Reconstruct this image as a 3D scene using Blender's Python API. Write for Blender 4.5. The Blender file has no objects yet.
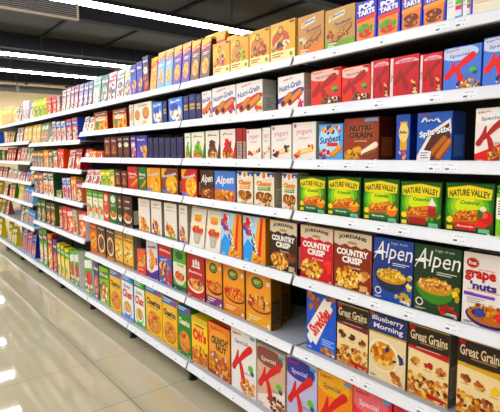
import bpy, bmesh, math, random
from mathutils import Vector
random.seed(7)
SC = bpy.context.scene
COL = SC.collection

# ------------------------------------------------------------------ camera geometry (eye at 0,0,EYE)
EYE = 1.5
F_PX, YAW, PITCH, ROLL = 472.0, math.radians(38.22), math.radians(6.51), math.radians(-.53)
FW = Vector((math.sin(YAW)*math.cos(PITCH), math.cos(YAW)*math.cos(PITCH), -math.sin(PITCH)))
R0 = Vector((math.cos(YAW), -math.sin(YAW), 0)); U0 = R0.cross(FW)
RT = R0*math.cos(ROLL) + U0*math.sin(ROLL)
UP = U0*math.cos(ROLL) - R0*math.sin(ROLL)

def on_plane(px, py, X):
    """world point on the vertical plane x = X seen at photo pixel px, py"""
    v = FW + RT*((px-250)/F_PX) - UP*((py-206)/F_PX)
    v = v*(X/v.x)
    return v.y, v.z + EYE

# ------------------------------------------------------------------ materials
MATS = {}
def hex2lin(h):
    c = [int(h[i:i+2], 16)/255 for i in (0, 2, 4)]
    return [(x/12.92 if x <= .04045 else ((x+.055)/1.055)**2.4) for x in c]

def mat(h, rough=.42, metal=0.0, spec=.45, scale=90.0, emit=0.0):
    key = (h, rough, metal, spec, emit)
    if key in MATS: return MATS[key]
    m = bpy.data.materials.new('print_' + h if rough == .42 else 'surface_' + h)
    m.use_nodes = True
    nt = m.node_tree; b = nt.nodes['Principled BSDF']
    r, g, bl = hex2lin(h)
    if rough == .42:                       # printed inks: deep, saturated
        y = .3*r + .6*g + .1*bl
        r, g, bl = [max(0.0, min(.9, y + (c-y)*1.2))**1.17 for c in (r, g, bl)]
    b.inputs['Base Color'].default_value = (r, g, bl, 1)
    b.inputs['Metallic'].default_value = metal
    b.inputs['Specular IOR Level'].default_value = spec
    tc = nt.nodes.new('ShaderNodeTexCoord'); n = nt.nodes.new('ShaderNodeTexNoise')
    n.inputs['Scale'].default_value = scale; n.inputs['Detail'].default_value = 1
    nt.links.new(tc.outputs['Object'], n.inputs['Vector'])
    mr = nt.nodes.new('ShaderNodeMapRange')
    mr.inputs['To Min'].default_value = max(0, rough-.07); mr.inputs['To Max'].default_value = rough+.07
    nt.links.new(n.outputs['Fac'], mr.inputs['Value'])
    nt.links.new(mr.outputs['Result'], b.inputs['Roughness'])
    if emit:
        b.inputs['Emission Color'].default_value = (r, g, bl, 1)
        b.inputs['Emission Strength'].default_value = emit
    MATS[key] = m
    return m

# ------------------------------------------------------------------ text outlines
TXT = {}
def text2d(s, bold):
    k = (s, bold)
    if k in TXT: return TXT[k]
    cu = bpy.data.curves.new('letters', 'FONT')
    cu.body = s; cu.resolution_u = 2; cu.offset = bold; cu.fill_mode = 'FRONT'
    o = bpy.data.objects.new('letters', cu)
    me = bpy.data.meshes.new_from_object(o)
    vs = [(v.co.x, v.co.y) for v in me.vertices]
    fs = [tuple(p.vertices) for p in me.polygons]
    bpy.data.objects.remove(o); bpy.data.curves.remove(cu); bpy.data.meshes.remove(me)
    x0 = min(v[0] for v in vs); x1 = max(v[0] for v in vs); y0 = min(v[1] for v in vs); y1 = max(v[1] for v in vs)
    vs = [((x-x0)/(x1-x0) - .5, (y-y0)/(y1-y0) - .5) for x, y in vs]
    TXT[k] = (vs, fs)
    return TXT[k]

# ------------------------------------------------------------------ packet meshes
class Pack:
    """A packet standing at the local origin: front face towards local -y, width along x."""
    def __init__(self, w, h, d, seed=0):
        self.w, self.h, self.d = w, h, d
        self.v, self.f, self.m = [], [], []
        self.mats = []
        self.layer = .0004
        self.y0, self.slope = 0.0, 0.0
        self.rng = random.Random(seed)
    def mi(self, h, **k):
        m = mat(h, **k)
        if m not in self.mats: self.mats.append(m)
        return self.mats.index(m)
    def add(self, vs, fs, h, **k):
        o = len(self.v); i = self.mi(h, **k)
        self.v += vs
        for f in fs: self.f.append(tuple(o+q for q in f)); self.m.append(i)
    # --- bodies
    def box(self, front, side, top=None, flap=True, panel=None):  # side: often a darkened front tone, end-face shade put into the colour
        w, h, d = self.w/2, self.h, self.d
        bm = bmesh.new()
        bmesh.ops.create_cube(bm, size=1)
        for v in bm.verts: v.co = Vector((v.co.x*2*w, (v.co.y+.5)*d, (v.co.z+.5)*h))
        bmesh.ops.bevel(bm, geom=bm.edges[:], offset=.0012, segments=1, affect='EDGES')
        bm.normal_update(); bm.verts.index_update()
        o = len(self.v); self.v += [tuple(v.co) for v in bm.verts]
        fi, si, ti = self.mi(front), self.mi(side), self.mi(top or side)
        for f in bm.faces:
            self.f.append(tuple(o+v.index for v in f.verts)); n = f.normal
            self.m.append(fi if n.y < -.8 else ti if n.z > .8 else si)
        bm.free()
        if flap:      # glued closing flap across the top
            t = .0006
            self.add([(-w*.97, d*.30, h+t), (w*.97, d*.30, h+t), (w*.97, d*.86, h+t), (-w*.97, d*.86, h+t)], [(0, 1, 2, 3)], front)
            self.add([(-w*.97, d*.30, h), (w*.97, d*.30, h), (w*.97, d*.30, h+t), (-w*.97, d*.30, h+t)], [(0, 1, 2, 3)], side)
        if panel:     # printed panel on the near end
            x = w+.0003
            def q(y0, z0, y1, z1, c, dx=0): self.add([(x+dx, d*y0, h*z0), (x+dx, d*y1, h*z0), (x+dx, d*y1, h*z1), (x+dx, d*y0, h*z1)], [(0, 1, 2, 3)], c)
            q(.15, .12, .85, .55, panel)
            for i in range(7): q(.22, .16+.05*i, .78-.1*(i % 3), .175+.05*i, '77736c', .0003)
        return self
    def pouch(self, front, side, crimp=None, pinch=.2):
        w, h, d = self.w/2, self.h, self.d
        t = d*pinch
        yt = (d-t)/2
        ring = []
        n = 5
        for k in range(n+1):
            z = h*k/n; q = k/n
            yf = yt*q; yb = d - (d-t-yt)*q
            ww = w*(1 - .05*math.sin(math.pi*q))
            ring.append([(-ww, yf, z), (ww, yf, z), (ww*.97, (yf+yb)/2, z), (ww, yb, z), (-ww, yb, z), (-ww*.97, (yf+yb)/2, z)])
        vs = [p for r in ring for p in r]; fs_f, fs_s = [], []
        for k in range(n):
            for j in range(6):
                a, b = k*6+j, k*6+(j+1) % 6
                (fs_f if j in (0, 3) else fs_s).append((a, b, b+6, a+6))
        top = tuple(range(n*6, n*6+6)); bot = tuple(reversed(range(6)))
        self.add(vs, fs_f, front); self.add(vs, fs_s+[top, bot], side)
        c = crimp or side    # heat-sealed crimp
        z0, z1, ym = h*.955, h*1.03, (yt + t/2)
        self.add([(-w, yt-.0007, z0), (w, yt-.0007, z0), (w, ym-.001, z1), (-w, ym-.001, z1), (-w, ym+.001, z1), (w, ym+.001, z1), (w, yt+t+.0007, z0), (-w, yt+t+.0007, z0)],
                 [(0, 1, 2, 3), (3, 2, 5, 4), (4, 5, 6, 7), (1, 6, 5, 2), (0, 3, 4, 7)], c)
        self.slope = yt/h
        return self
    # --- flat printing on the front
    def pt(self, x, z):
        m = self.w*.4925; x = min(max(x, -m), m); z = min(max(z, .004), self.h-.003)
        return (x, self.y0 + self.slope*z - self.layer, z)
    def up(self, k=1.0): self.layer += .00006*k
    def uv(self, u, v): return (u-.5)*self.w*.985, v*self.h*.985 + .0075*self.h
    def poly(self, pts, c):
        self.up(); P = [self.pt(*self.uv(u, v)) for u, v in pts]
        a = sum(P[i][0]*P[(i+1) % len(P)][2] - P[(i+1) % len(P)][0]*P[i][2] for i in range(len(P)))
        if a < 0: P.reverse()
        self.add(P, [tuple(range(len(P)))], c)
    def rect(self, u0, v0, u1, v1, c): self.poly([(u0, v0), (u1, v0), (u1, v1), (u0, v1)], c)
    def ell(self, cu, cv, ru, rv, c, n=20, a0=0, a1=360):
        full = a1-a0 >= 360
        k = n if full else n+1
        self.poly([(cu+ru*math.cos(math.radians(a0+(a1-a0)*i/n)), cv+rv*math.sin(math.radians(a0+(a1-a0)*i/n))) for i in range(k)], c)
    def circ(self, cu, cv, r, c, n=16):   # r in fractions of the width, stays round
        self.ell(cu, cv, r, r*self.w/self.h, c, n)
    def ring(self, cu, cv, r, c, inner):
        self.circ(cu, cv, r, c, 14); self.circ(cu, cv, r*.42, inner, 10)
    def text(self, s, cu, cv, wu, hv, c, bold=.02, shear=0, rot=0):
        self.up(); vs, fs = text2d(s, bold)
        W, H = wu*self.w, hv*self.h
        cx, cz = self.uv(cu, cv); ca, sa = math.cos(math.radians(rot)), math.sin(math.radians(rot))
        out = []
        for x, y in vs:
            X, Z = x*W + shear*y*H, y*H
            out.append(self.pt(cx + X*ca - Z*sa, cz + X*sa + Z*ca))
        self.add(out, fs, c)
    def scrawl(self, n, cu, cv, wu, hv, c, bold=.02, shear=0, rot=0):
        """lettering too small to read in the photograph: n letter-like marks"""
        self.up(); cx, cz = self.uv(cu, cv); ca, sa = math.cos(math.radians(rot)), math.sin(math.radians(rot))
        W, H = wu*self.w, hv*self.h; q = W/n; rg = random.Random(n*13+int(wu*100)+int(cv*90))
        L, Rr = [], []
        for i in range(n*2+1):                      # a handwritten-looking line, thick down strokes
            X = -W/2 + i*q/2; Z = H*(rg.uniform(.12, .42) if i % 2 else -rg.uniform(.15, .35)) + (H*.25 if i == 1 else 0)
            X += shear*Z*H; t = q*.17 + H*.03
            L.append(self.pt(cx + (X-t)*ca - Z*sa, cz + (X-t)*sa + Z*ca)); Rr.append(self.pt(cx + (X+t)*ca - Z*sa, cz + (X+t)*sa + Z*ca))
        k = len(L)
        self.add(L+Rr, [(a, a+k, a+k+1, a+1) for a in range(k-1)], c)
    def arctext(self, s, cu, cv, wu, hv, rise, c, bold=.03):
        self.up(); vs, fs = text2d(s, bold)
        cx, cz = self.uv(cu, cv); W, H = wu*self.w, hv*self.h
        self.add([self.pt(cx+x*W, cz+y*H + rise*self.h*(1-4*x*x)) for x, y in vs], fs, c)
    def stroke(self, pts, ws, c):
        self.up()
        P = [Vector(self.uv(u, v)) for u, v in pts]
        S, Wd = [], []
        n = len(P)
        for i in range(n-1):
            p0, p1, p2, p3 = P[max(i-1, 0)], P[i], P[i+1], P[min(i+2, n-1)]
            for k in range(6):
                t = k/6
                S.append(.5*((2*p1)+(p2-p0)*t+(2*p0-5*p1+4*p2-p3)*t*t+(3*p1-p0-3*p2+p3)*t**3)); Wd.append(ws[i]+(ws[i+1]-ws[i])*t)
        S.append(P[-1]); Wd.append(ws[-1])
        L, Rr = [], []
        for i, p in enumerate(S):
            d = (S[min(i+1, len(S)-1)] - S[max(i-1, 0)]); d = d.normalized() if d.length else Vector((1, 0))
            nrm = Vector((-d.y, d.x))*(Wd[i]*self.w/2)
            L.append(p+nrm); Rr.append(p-nrm)
        vs = [self.pt(*q) for q in L] + [self.pt(*q) for q in Rr]; k = len(L)
        self.add(vs, [(i+k, i+k+1, i+1, i) for i in range(k-1)], c)
        for e in (0, -1):
            r = Wd[e]*self.w/2
            self.up(.15)
            self.add([self.pt(S[e].x+r*math.cos(a*math.pi/5), S[e].y+r*math.sin(a*math.pi/5)) for a in range(10)], [tuple(range(10))], c)
    def blobs(self, cu, cv, ru, rv, cols, n, r, square=False):
        for _ in range(n):
            a = self.rng.random()*6.283; q = math.sqrt(self.rng.random())
            if square: x, y = cu+ru*(self.rng.random()*2-1), cv+rv*(self.rng.random()*2-1)
            else: x, y = cu+ru*q*math.cos(a), cv+rv*q*math.sin(a)
            rr = r*(.7+.6*self.rng.random()); t = self.rng.random()*3.14; e = .55+.4*self.rng.random()
            x = min(max(x, rr*.8), 1-rr*.8); y = max(y, rr*.8*self.w/self.h)
            self.up(.12)
            px, pz = self.uv(x, y); R = rr*self.w
            k = 7; pts = []
            for i in range(k):
                b = i*6.283/k; X, Z = R*math.cos(b), R*e*math.sin(b)
                pts.append(self.pt(px+X*math.cos(t)-Z*math.sin(t), pz+X*math.sin(t)+Z*math.cos(t)))
            self.add(pts, [tuple(range(k))], self.rng.choice(cols))
    def bowl(self, cu, cv, ru, bc, cols, fill, dv=.16, n=26, r=.035, rim=None):
        rv = ru*.34*self.w/self.h
        pts = [(cu+ru*math.cos(math.radians(a)), cv + (dv*math.sin(math.radians(a)))) for a in range(180, 361, 12)]
        self.poly(pts, bc)
        self.ell(cu, cv, ru, rv, rim or bc); self.ell(cu, cv+.005, ru*.92, rv*1.15, fill)
        self.blobs(cu, cv+rv*.35, ru*.82, rv*1.0, cols, n, r)
    def kay(self, u0, v0, u1, v1, c):
        f = lambda p: [(u0+(u1-u0)*a, v0+(v1-v0)*b) for a, b in p]
        k = u1-u0
        self.stroke(f([(.28, .80), (.20, .52), (.02, .28)]), [.07*k, .20*k, .23*k], c)
        self.stroke(f([(.95, .98), (.62, .76), (.20, .40)]), [.26*k, .23*k, .09*k], c)
        self.stroke(f([(.34, .56), (.46, .34), (.56, .0)]), [.10*k, .20*k, .24*k], c)
    def bar(self, u0, v0, u1, v1, wd, c, hi, end=None):
        self.stroke([(u0, v0), ((u0+u1)/2, (v0+v1)/2), (u1, v1)], [wd]*3, c)
        self.stroke([(u0, v0+wd*.12), (u1, v1+wd*.12)], [wd*.6]*2, hi)
        if end: self.circ(u0, v0, wd*.42, c); self.circ(u0, v0, wd*.3, end)
    def lines(self, u0, v0, u1, n, dv, c):
        for i in range(n): self.rect(u0, v0-dv*i, u0+(u1-u0)*(1-.25*(i % 2)), v0-dv*i+dv*.45, c)
    def small_print(self):
        r = self.rng
        c = r.choice(['f4f0e8', '2a2622', 'e8dcc0'])
        self.lines(.05, .045, .05+r.uniform(.14, .24), 2, .016, c)
        self.lines(.70, .035, .70+r.uniform(.12, .22), 1, .02, c)
        self.rect(.90, .01, .96, .05, r.choice(['f4f0e8', 'c8c0b0']))
    def mesh(self, name):
        me = bpy.data.meshes.new(name)
        me.from_pydata(self.v, [], self.f)
        for m in self.mats: me.materials.append(m)
        for p, i in zip(me.polygons, self.m): p.material_index = i
        me.update()
        return me

FL = ['e0a33c', 'c98426', 'f0c262', 'b06a1c', 'd8923a']      # golden flakes
GR = ['d9a04a', 'b8742a', '8a4a1c', 'efcf8a', '6a3416', 'c88a3c']   # clusters
CH = ['4a2412', '6a3818', '8a5424', 'a86c30', '2e160c']      # chocolate pieces
FRT = ['c81e2e', 'e0403c', 'a01428', '6a1a3a', 'f07a50']

# ------------------------------------------------------------------ the designs
def special(bg, kc='d0152a', head='3a3f8c', fl=FL, patch=None, badge='7cc030', arc=None, corner='58b4e0'):
    def d(p):
        p.box(bg, bg, 'f1ede4', panel='f1ede4')
        if arc: p.ell(.42, .86, .52, .16, arc)
        if patch: p.poly([(0, 0), (1, 0), (1, .42), (.55, .30), (0, .16)], patch)
        p.text("Kellogg's", .24, .93, .34, .055, 'c4142c', .03, .15, 4)
        p.text('Special', .42, .81, .52, .085, head, .01, .1, 3)
        p.kay(.09, .20, .82, .78, kc)
        p.blobs(.68, .13, .32, .13, fl, 60, .045)
        if badge: p.ell(.80, .46, .10, .055, badge); p.ell(.86, .39, .07, .04, '3a5a7a')
        if corner: p.rect(.78, .93, .97, .97, corner)
        p.lines(.55, .36, .85, 2, .02, '8a8690')
    return d
def crimson(p):
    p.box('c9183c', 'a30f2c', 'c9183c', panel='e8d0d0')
    p.rect(0, 0, .11, 1, 'f3dcdc'); p.rect(.11, .80, 1, 1, 'd9354f')
    p.ell(.58, .84, .42, .10, 'f0b8bc', 20, 0, 180)
    p.text('Special', .56, .87, .50, .07, '6a2a6a', .01, .1)
    p.kay(.18, .22, .88, .78, '8e0a20')
    p.kay(.20, .23, .88, .79, 'a30d24')
    p.blobs(.84, .24, .14, .18, ['c0202c', 'e8c070', '701020', 'e0d0b0'], 16, .06)
    p.text("Kellogg's", .06, .5, .32, .05, 'c4142c', .02, 0, 90)
def nutri(c1, bar):
    def d(p):
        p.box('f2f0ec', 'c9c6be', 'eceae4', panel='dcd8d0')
        p.text("Kellogg's", .40, .90, .36, .07, 'c4142c', .03, .1, 8)
        p.text('Nutri-Grain', .48, .70, .84, .17, '3b3fa0', .02, .12, 9)
        p.poly([(0, .36), (.4, .46), (.8, .62), (1, .60), (1, .5), (.5, .38), (0, .20)], c1)
        p.bar(.20, .22, .48, .42, .20, 'b8682a', 'd89040', '4a2414')
        p.bar(.48, .24, .86, .48, .20, 'b8682a', 'dd9844', '3a1a2a')
        p.blobs(.86, .22, .12, .14, [bar, 'e04060', '4a3a8a'], 8, .07)
        p.scrawl(3, .90, .60, .12, .06, c1, .02)
    return d
def nutri_brown(p):
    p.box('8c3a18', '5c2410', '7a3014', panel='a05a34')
    p.ell(.5, .5, .55, .5, '9c4820'); p.rect(.60, .91, .97, .98, '7aa8c8')
    p.text("Kellogg's", .22, .94, .30, .045, 'd83a2a', .03, .1)
    for dx, dz, c in ((.008, -.008, 'd89a5a'), (0, 0, '241008')):
        p.text('NUTRI-', .52+dx, .76+dz, .68, .13, c, .05); p.text('GRAIN', .50+dx, .60+dz, .68, .13, c, .05)
    p.scrawl(9, .50, .47, .36, .045, 'f0d8b0', .02)
    p.bar(.12, .14, .44, .24, .24, 'c98a34', 'e4b458'); p.bar(.10, .06, .40, .10, .2, 'b8782a', 'd8a448')
    p.bar(.58, .20, .92, .38, .14, 'e8d8c0', 'f4ecdc'); p.bar(.60, .14, .92, .24, .10, '7a4018', '9a5a28')
    p.blobs(.28, .18, .22, .12, GR, 22, .03)
def yog(bc):
    def d(p):
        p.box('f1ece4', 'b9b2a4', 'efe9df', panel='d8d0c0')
        p.text('yogurt', .5, .74, .66, .15, 'd070a8', .0, .1)
        p.lines(.26, .60, .78, 2, .035, 'c8b8c8')
        p.bar(.34, .22, .84, .30, .16, 'e6c88c', 'f2dcae')
        p.blobs(.22, .20, .16, .10, bc, 12, .06); p.blobs(.80, .34, .12, .08, bc, 6, .06)
        p.circ(.12, .92, .06, 'b070b0')
    return d
def sunbest(p):
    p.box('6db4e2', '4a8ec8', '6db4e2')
    p.ell(.42, .55, .44, .42, 'bfe0f4'); p.blobs(.5, .85, .45, .12, ['e0402c', 'f0b030', 'ffffff', '2a4a9a'], 16, .07)
    p.text('Sunbest', .48, .60, .86, .19, '2448a0', .03, .15, 6)
    p.rect(.35, .40, .80, .50, 'd8342c'); p.bar(.56, .16, .90, .36, .18, 'c87c28', 'e8a848')
    p.blobs(.22, .22, .2, .18, FRT+['3a50b0'], 14, .07)
def splitstix(p):
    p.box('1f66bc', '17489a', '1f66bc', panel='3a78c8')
    p.poly([(0, .12), (.4, .62), (.95, .86), (1, .6), (.7, .25), (.3, 0), (0, 0)], 'f0e6da')
    p.poly([(.1, .10), (.45, .56), (.92, .78), (.97, .5), (.7, .12), (.4, 0), (.15, 0)], '5a2a18')
    p.text("Kellogg's", .22, .95, .34, .05, 'd02030', .03)
    for dx, c in ((.012, '0e3470'), (0, 'ddeaf8')): p.scrawl(3, .40+dx, .84-dx, .52, .13, c, .05)
    for dx, c in ((.012, '14387c'), (0, 'f0f6ff')): p.text('Split Stix', .52+dx, .60-dx, .90, .15, c, .035, .1, 10)
    p.bar(.46, .18, .80, .46, .20, '8a4a1c', 'b8742e'); p.bar(.64, .10, .94, .40, .2, '9a5420', 'c88238')
    p.poly([(.04, .03), (.40, .01), (.44, .22), (.10, .26)], 'f4f2f6'); p.lines(.12, .18, .36, 3, .05, '9a9ab8')
def bluegold(p):
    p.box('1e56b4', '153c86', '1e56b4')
    p.rect(.30, .25, .80, .85, 'd8b458'); p.ell(.55, .62, .35, .2, 'f0d890'); p.scrawl(4, .52, .62, .5, .1, '1e3c8a', .04)
    p.blobs(.5, .14, .3, .1, ['e85a28', 'f0c040'], 8, .1)
def valley(lab, extra):
    def d(p):
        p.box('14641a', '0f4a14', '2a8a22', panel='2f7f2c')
        p.ell(.48, .50, .50, .46, '2f8a1c'); p.ell(.48, .52, .44, .36, '6cb41e'); p.ell(.47, .54, .36, .26, 'a4d020'); p.ell(.46, .56, .26, .16, 'd8e838'); p.rect(0, 0, 1, .14, '0f4a14'); p.blobs(.7, .3, .3, .1, ['c8b050', '8a9a2c', 'e0c868', '5a7a1c'], 24, .025)
        p.poly([(.05, .70), (.95, .70), (.97, .90), (.50, .97), (.03, .90)], 'f4dc1c')
        p.arctext('NATURE VALLEY', .5, .775, .84, .13, .05, '24581c', .035)
        p.text('Crunchy', .52, .615, .40, .10, '1f6a20', .03, .15)
        for k, (a, b) in enumerate(((.24, .30), (.30, .37), (.36, .44))):
            p.bar(.16+.05*k, a, .66+.04*k, b, .13, 'b8621c', 'de8c30')
        p.blobs(.44, .38, .26, .09, ['e8a040', 'c07024', 'f2c468', '9a4e18'], 26, .03)
        p.rect(.22, .08, .66, .22, lab); p.scrawl(9, .44, .15, .34, .06, 'f0f4e8', .02)
        p.circ(.10, .26, .07, 'f2da20'); p.rect(.04, .06, .17, .14, 'e8d82a'); p.rect(.72, .05, .94, .13, '7fc8a0')
        if extra == 'honey':
            p.circ(.83, .30, .14, 'e88a20'); p.ell(.83, .36, .13, .06, 'f8c850'); p.stroke([(.82, .36), (.95, .55)], [.05, .04], '8a4a1a')
        elif extra == 'jam':
            p.rect(.70, .26, .88, .48, 'b01c24'); p.ell(.79, .48, .09, .04, 'd83040'); p.poly([(.70, .5), (.79, .68), (.90, .5)], 'e8f0e0'); p.rect(.22, .08, .66, .22, 'a8302a')
        else:
            p.circ(.84, .34, .16, 'c81a22'); p.ell(.82, .40, .08, .06, 'f0705a'); p.ell(.74, .42, .06, .09, '2f7a24'); p.ell(.80, .52, .07, .05, 'f4ecc8'); p.poly([(.66, .17), (.86, .14), (.90, .24), (.70, .3)], 'e04038')
    return d
def greenwhite(p):
    p.box('8fd020', '5a9c18', '8fd020'); p.rect(.0, .36, 1, .78, 'f2f4ec'); p.rect(0, .86, 1, 1, '2a7a20'); p.scrawl(3, .4, .92, .5, .1, 'f0e040', .03)
    p.lines(.1, .7, .9, 6, .05, '6a7a6a')
def chewy(band):
    def d(p):
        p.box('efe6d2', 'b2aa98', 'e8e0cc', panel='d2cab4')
        p.rect(0, .88, 1, 1, '2c4a9c')
        for k in range(4): p.rect(.02+.26*k, .88, .12+.26*k, .94, 'eaf0f8')
        p.poly([(.30, .80), (.70, .80), (.66, 1), (.34, 1)], 'f4f4fa'); p.circ(.5, .91, .10, 'e89428')
        for dx, c in ((.012, '7a3a10'), (0, 'f0a020')): p.text('Chewy', .5+dx, .66-dx*.6, .74, .18, c, .06)
        p.rect(.18, .48, .82, .57, band); p.scrawl(7, .5, .525, .5, .05, 'f4f0d0', .02)
        p.ell(.30, .32, .22, .12, '9a5c22'); p.ell(.70, .30, .22, .13, '8a4c1a'); p.ell(.5, .22, .2, .11, 'a86a2c')
        p.blobs(.5, .28, .40, .15, GR, 40, .045); p.blobs(.6, .06, .34, .05, ['c08a3c', 'e8c880', '8a5424'], 10, .05)
    return d
def alpenbar(bg, low):
    def d(p):
        p.box(bg, bg, bg, panel='d8c8b0'); p.rect(0, 0, 1, .38, low)
        p.text('Alpen', .5, .68, .86, .34, 'f4f0ea', .02, .25, 4)
        p.bar(.14, .18, .55, .30, .14, 'a8642a', 'd8a050'); p.blobs(.55, .20, .40, .16, GR, 26, .05)
    return d
def goahead(bg, c2, corner='f2c020'):
    def d(p):
        p.box(bg, c2, bg, panel='d8b89a'); p.poly([(0, .62), (0, 1), (.34, 1)], corner); p.ell(.62, .40, .36, .36, 'f0b83a')
        p.scrawl(6, .50, .72, .80, .16, '2a4aa0', .05, .1, 8); p.scrawl(6, .49, .73, .80, .16, 'dfe8fa', .025, .1, 8)
        p.blobs(.60, .34, .30, .24, ['f4d040', 'e8a020', 'c8741c', 'f8e488'], 24, .06)
        p.rect(.05, .05, .2, .17, '3c8ad8'); p.rect(.24, .05, .38, .17, '5aa0e0')
    return d
def plainbar(bg, c2, tx):
    def d(p):
        p.box(bg, c2, bg); p.scrawl(len(tx), .5, .68, .74, .17, 'f2f0ee', .03); p.lines(.15, .55, .8, 2, .05, 'e8d8c8'); p.bar(.4, .16, .95, .42, .2, 'b0702c', 'd8a048')
    return d
def kraft(c1, band, ac):
    def d(p):
        p.box(c1, 'a8865a', c1, panel='d8c09a'); p.rect(0, 0, 1, .22, band)
        p.poly([(.12, .70), (.66, .80), (.68, .92), (.14, .84)], 'dce0d0'); p.circ(.22, .80, .07, 'f0b41e'); p.scrawl(6, .46, .83, .36, .08, '3a5a9a', .02, 0, 8)
        p.scrawl(8, .62, .62, .56, .11, '8a6a8a', .01, .1, 6); p.lines(.4, .54, .85, 2, .03, 'a08a80')
        p.bar(.34, .24, .82, .50, .20, '9a6430', 'c89454'); p.blobs(.58, .36, .22, .10, ['7a4420', 'd8b070', 'a03a30'], 24, .03)
        p.blobs(.2, .40, .14, .07, ac, 9, .055); p.lines(.1, .14, .4, 2, .06, 'f4ecd8')
    return d
def orangebar(top, ac):
    def d(p):
        p.box('f4b552', 'e4b868', 'f4c870', panel='f0dca0'); p.ell(.3, .5, .4, .4, 'f8cc7c'); p.rect(0, 0, 1, .28, 'f8eab4'); p.ell(.42, .55, .36, .26, top)  # oranges paled, glare on the boxes put into the print colours
        p.circ(.42, .80, .12, '4a4a1c'); p.circ(.42, .80, .085, 'd8b838'); p.rect(.80, .92, .97, .98, '6a5a30')
        p.bar(.12, .36, .5, .60, .16, '9a6a3c', 'd8a868'); p.blobs(.55, .46, .30, .16, ac, 14, .07)
        p.lines(.08, .20, .55, 2, .06, 'b06a2c'); p.circ(.86, .16, .06, '8aa04a')
    return d
def poptart(low, top='4a3cc0'):
    def d(p):
        p.box('3f55d8', '3a3ab0', '3f55d8'); p.rect(0, .62, 1, 1, top)
        for dx, c in ((.015, '1c1c6a'), (0, 'f4f6ff')):
            p.text('POP', .5+dx, .88-dx*.6, .74, .15, c, .06, 0, 4); p.text('TARTS', .5+dx, .73-dx*.6, .82, .13, c, .06, 0, 4)
        p.poly([(.06, .02), (.90, .02), (.94, .55), (.06, .52)], low[0]); p.poly([(.02, .50), (.98, .56), (.98, .66), (.02, .60)], low[1])
        p.ell(.48, .34, .38, .12, low[2]); p.ell(.48, .22, .34, .10, low[3]); p.blobs(.48, .30, .34, .16, low, 16, .06)
    return d
def cream(p):
    p.box('efe8d4', 'd8d0c0', 'efe8d4'); p.rect(0, 0, 1, .07, '4a5ad0'); p.rect(0, 0, .05, 1, '3a4ad8'); p.lines(.12, .8, .92, 9, .06, 'e0b8a0'); p.rect(.40, .0, .66, .07, 'a0a0a8')
def stripes(p):
    p.box('eeeeea', 'e0e0e4', 'eeeeea')
    for k, c in enumerate(('30a0e0', 'e8e8f0', 'd02a80', '70c030', 'e8e8f0', 'c83a8a', '40b050')): p.rect(.58, .02+.14*k, 1, .14+.14*k, c)
    p.lines(.06, .8, .5, 5, .1, 'd0d0d8')
def crisp(col, fr):
    def d(p):
        p.box('ded2bc', col, 'd8ccb4', panel='e4dac6')
        p.poly([(0, 0), (1, 0), (1, .74), (.86, .78), (.74, .745), (.6, .79), (.46, .75), (.32, .80), (.16, .75), (0, .785)], col)
        p.arctext('JORDANS', .5, .895, .74, .075, .03, '4a3626', .05); p.ell(.5, .825, .14, .025, 'b89a70')
        p.text('COUNTRY', .50, .655, .84, .115, 'f6f2ea', .05, 0, 0); p.text('CRISP', .50, .525, .54, .115, 'f6f2ea', .05, 0, 0)
        p.scrawl(8, .56, .40, .34, .04, 'f0d8c0', .02)
        p.ell(.36, .20, .32, .17, 'a8641e'); p.blobs(.38, .20, .34, .17, ['e6b04a', 'f4d07a', 'c88426', 'f0c05c', '9a5a1c', 'f8e0a0'], 80, .045)
        p.blobs(.80, .30, .14, .09, fr, 12, .07); p.rect(.72, .04, .92, .13, 'c8b8a0' if col[0] in '345' else fr[0])
    return d
def alpen(bg, dark, bowlc, fl, extra):
    def d(p):
        p.box(bg, dark, bg, panel=bg); p.ell(.55, .55, .6, .3, dark)
        p.text('A', .18, .80, .28, .30, 'f4f2ee', .0, .3); p.stroke([(.03, .75), (.2, .79), (.34, .77)], [.03, .04, .03], 'f4f2ee')
        p.text('lpen', .66, .77, .64, .31, 'f4f2ee', .0, .18)
        p.text('high fruit', .66, .935, .40, .045, 'c8dcc8', .0, .1); p.lines(.5, .62, .92, 2, .03, 'd8d8d0')
        p.bowl(.47, .40, .42, bowlc, fl, 'c89a48', .25, 110, .03)
        p.blobs(.78, .10, .2, .07, extra, 20, .05); p.blobs(.95, .36, .08, .1, ['e8d060', 'f0e8b0', 'c8a838'], 8, .06)
        p.circ(.14, .14, .09, 'd8dcd0'); p.circ(.14, .14, .06, dark); p.lines(.74, .05, .94, 1, .04, 'e0e0e0')
    return d
def grape(p):
    p.box('ece8e4', '48403c', '5a524c', panel='dcd8d4')
    p.ell(.20, .86, .15, .08, 'd8c8a8'); p.ell(.20, .86, .13, .065, 'b8201c'); p.text('Post', .20, .86, .16, .05, 'f4f0ea', .03)
    p.scrawl(11, .50, .78, .34, .03, 'e8a070', .02)
    p.text('grape', .37, .685, .66, .15, 'c41c2c', .05); p.text("'nuts", .44, .56, .56, .11, '4a2a8c', .05)
    p.lines(.10, .49, .88, 1, .03, 'e0a878'); p.rect(.03, .405, .66, .455, '7a4ab0'); p.ell(.66, .43, .04, .025, '7a4ab0'); p.lines(.24, .445, .7, 1, .03, 'd8c8f0')
    p.lines(.1, .37, .5, 3, .03, 'b8b0b8')
    p.bowl(.60, .17, .52, '4c1a7c', GR+FL, 'c07c28', .17, 70, .04, '3c1464')
    p.blobs(.34, .20, .10, .04, ['26306c', '3a4a9a'], 5, .08); p.blobs(.82, .19, .1, .03, ['c8202c', 'e04048'], 4, .09)
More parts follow.
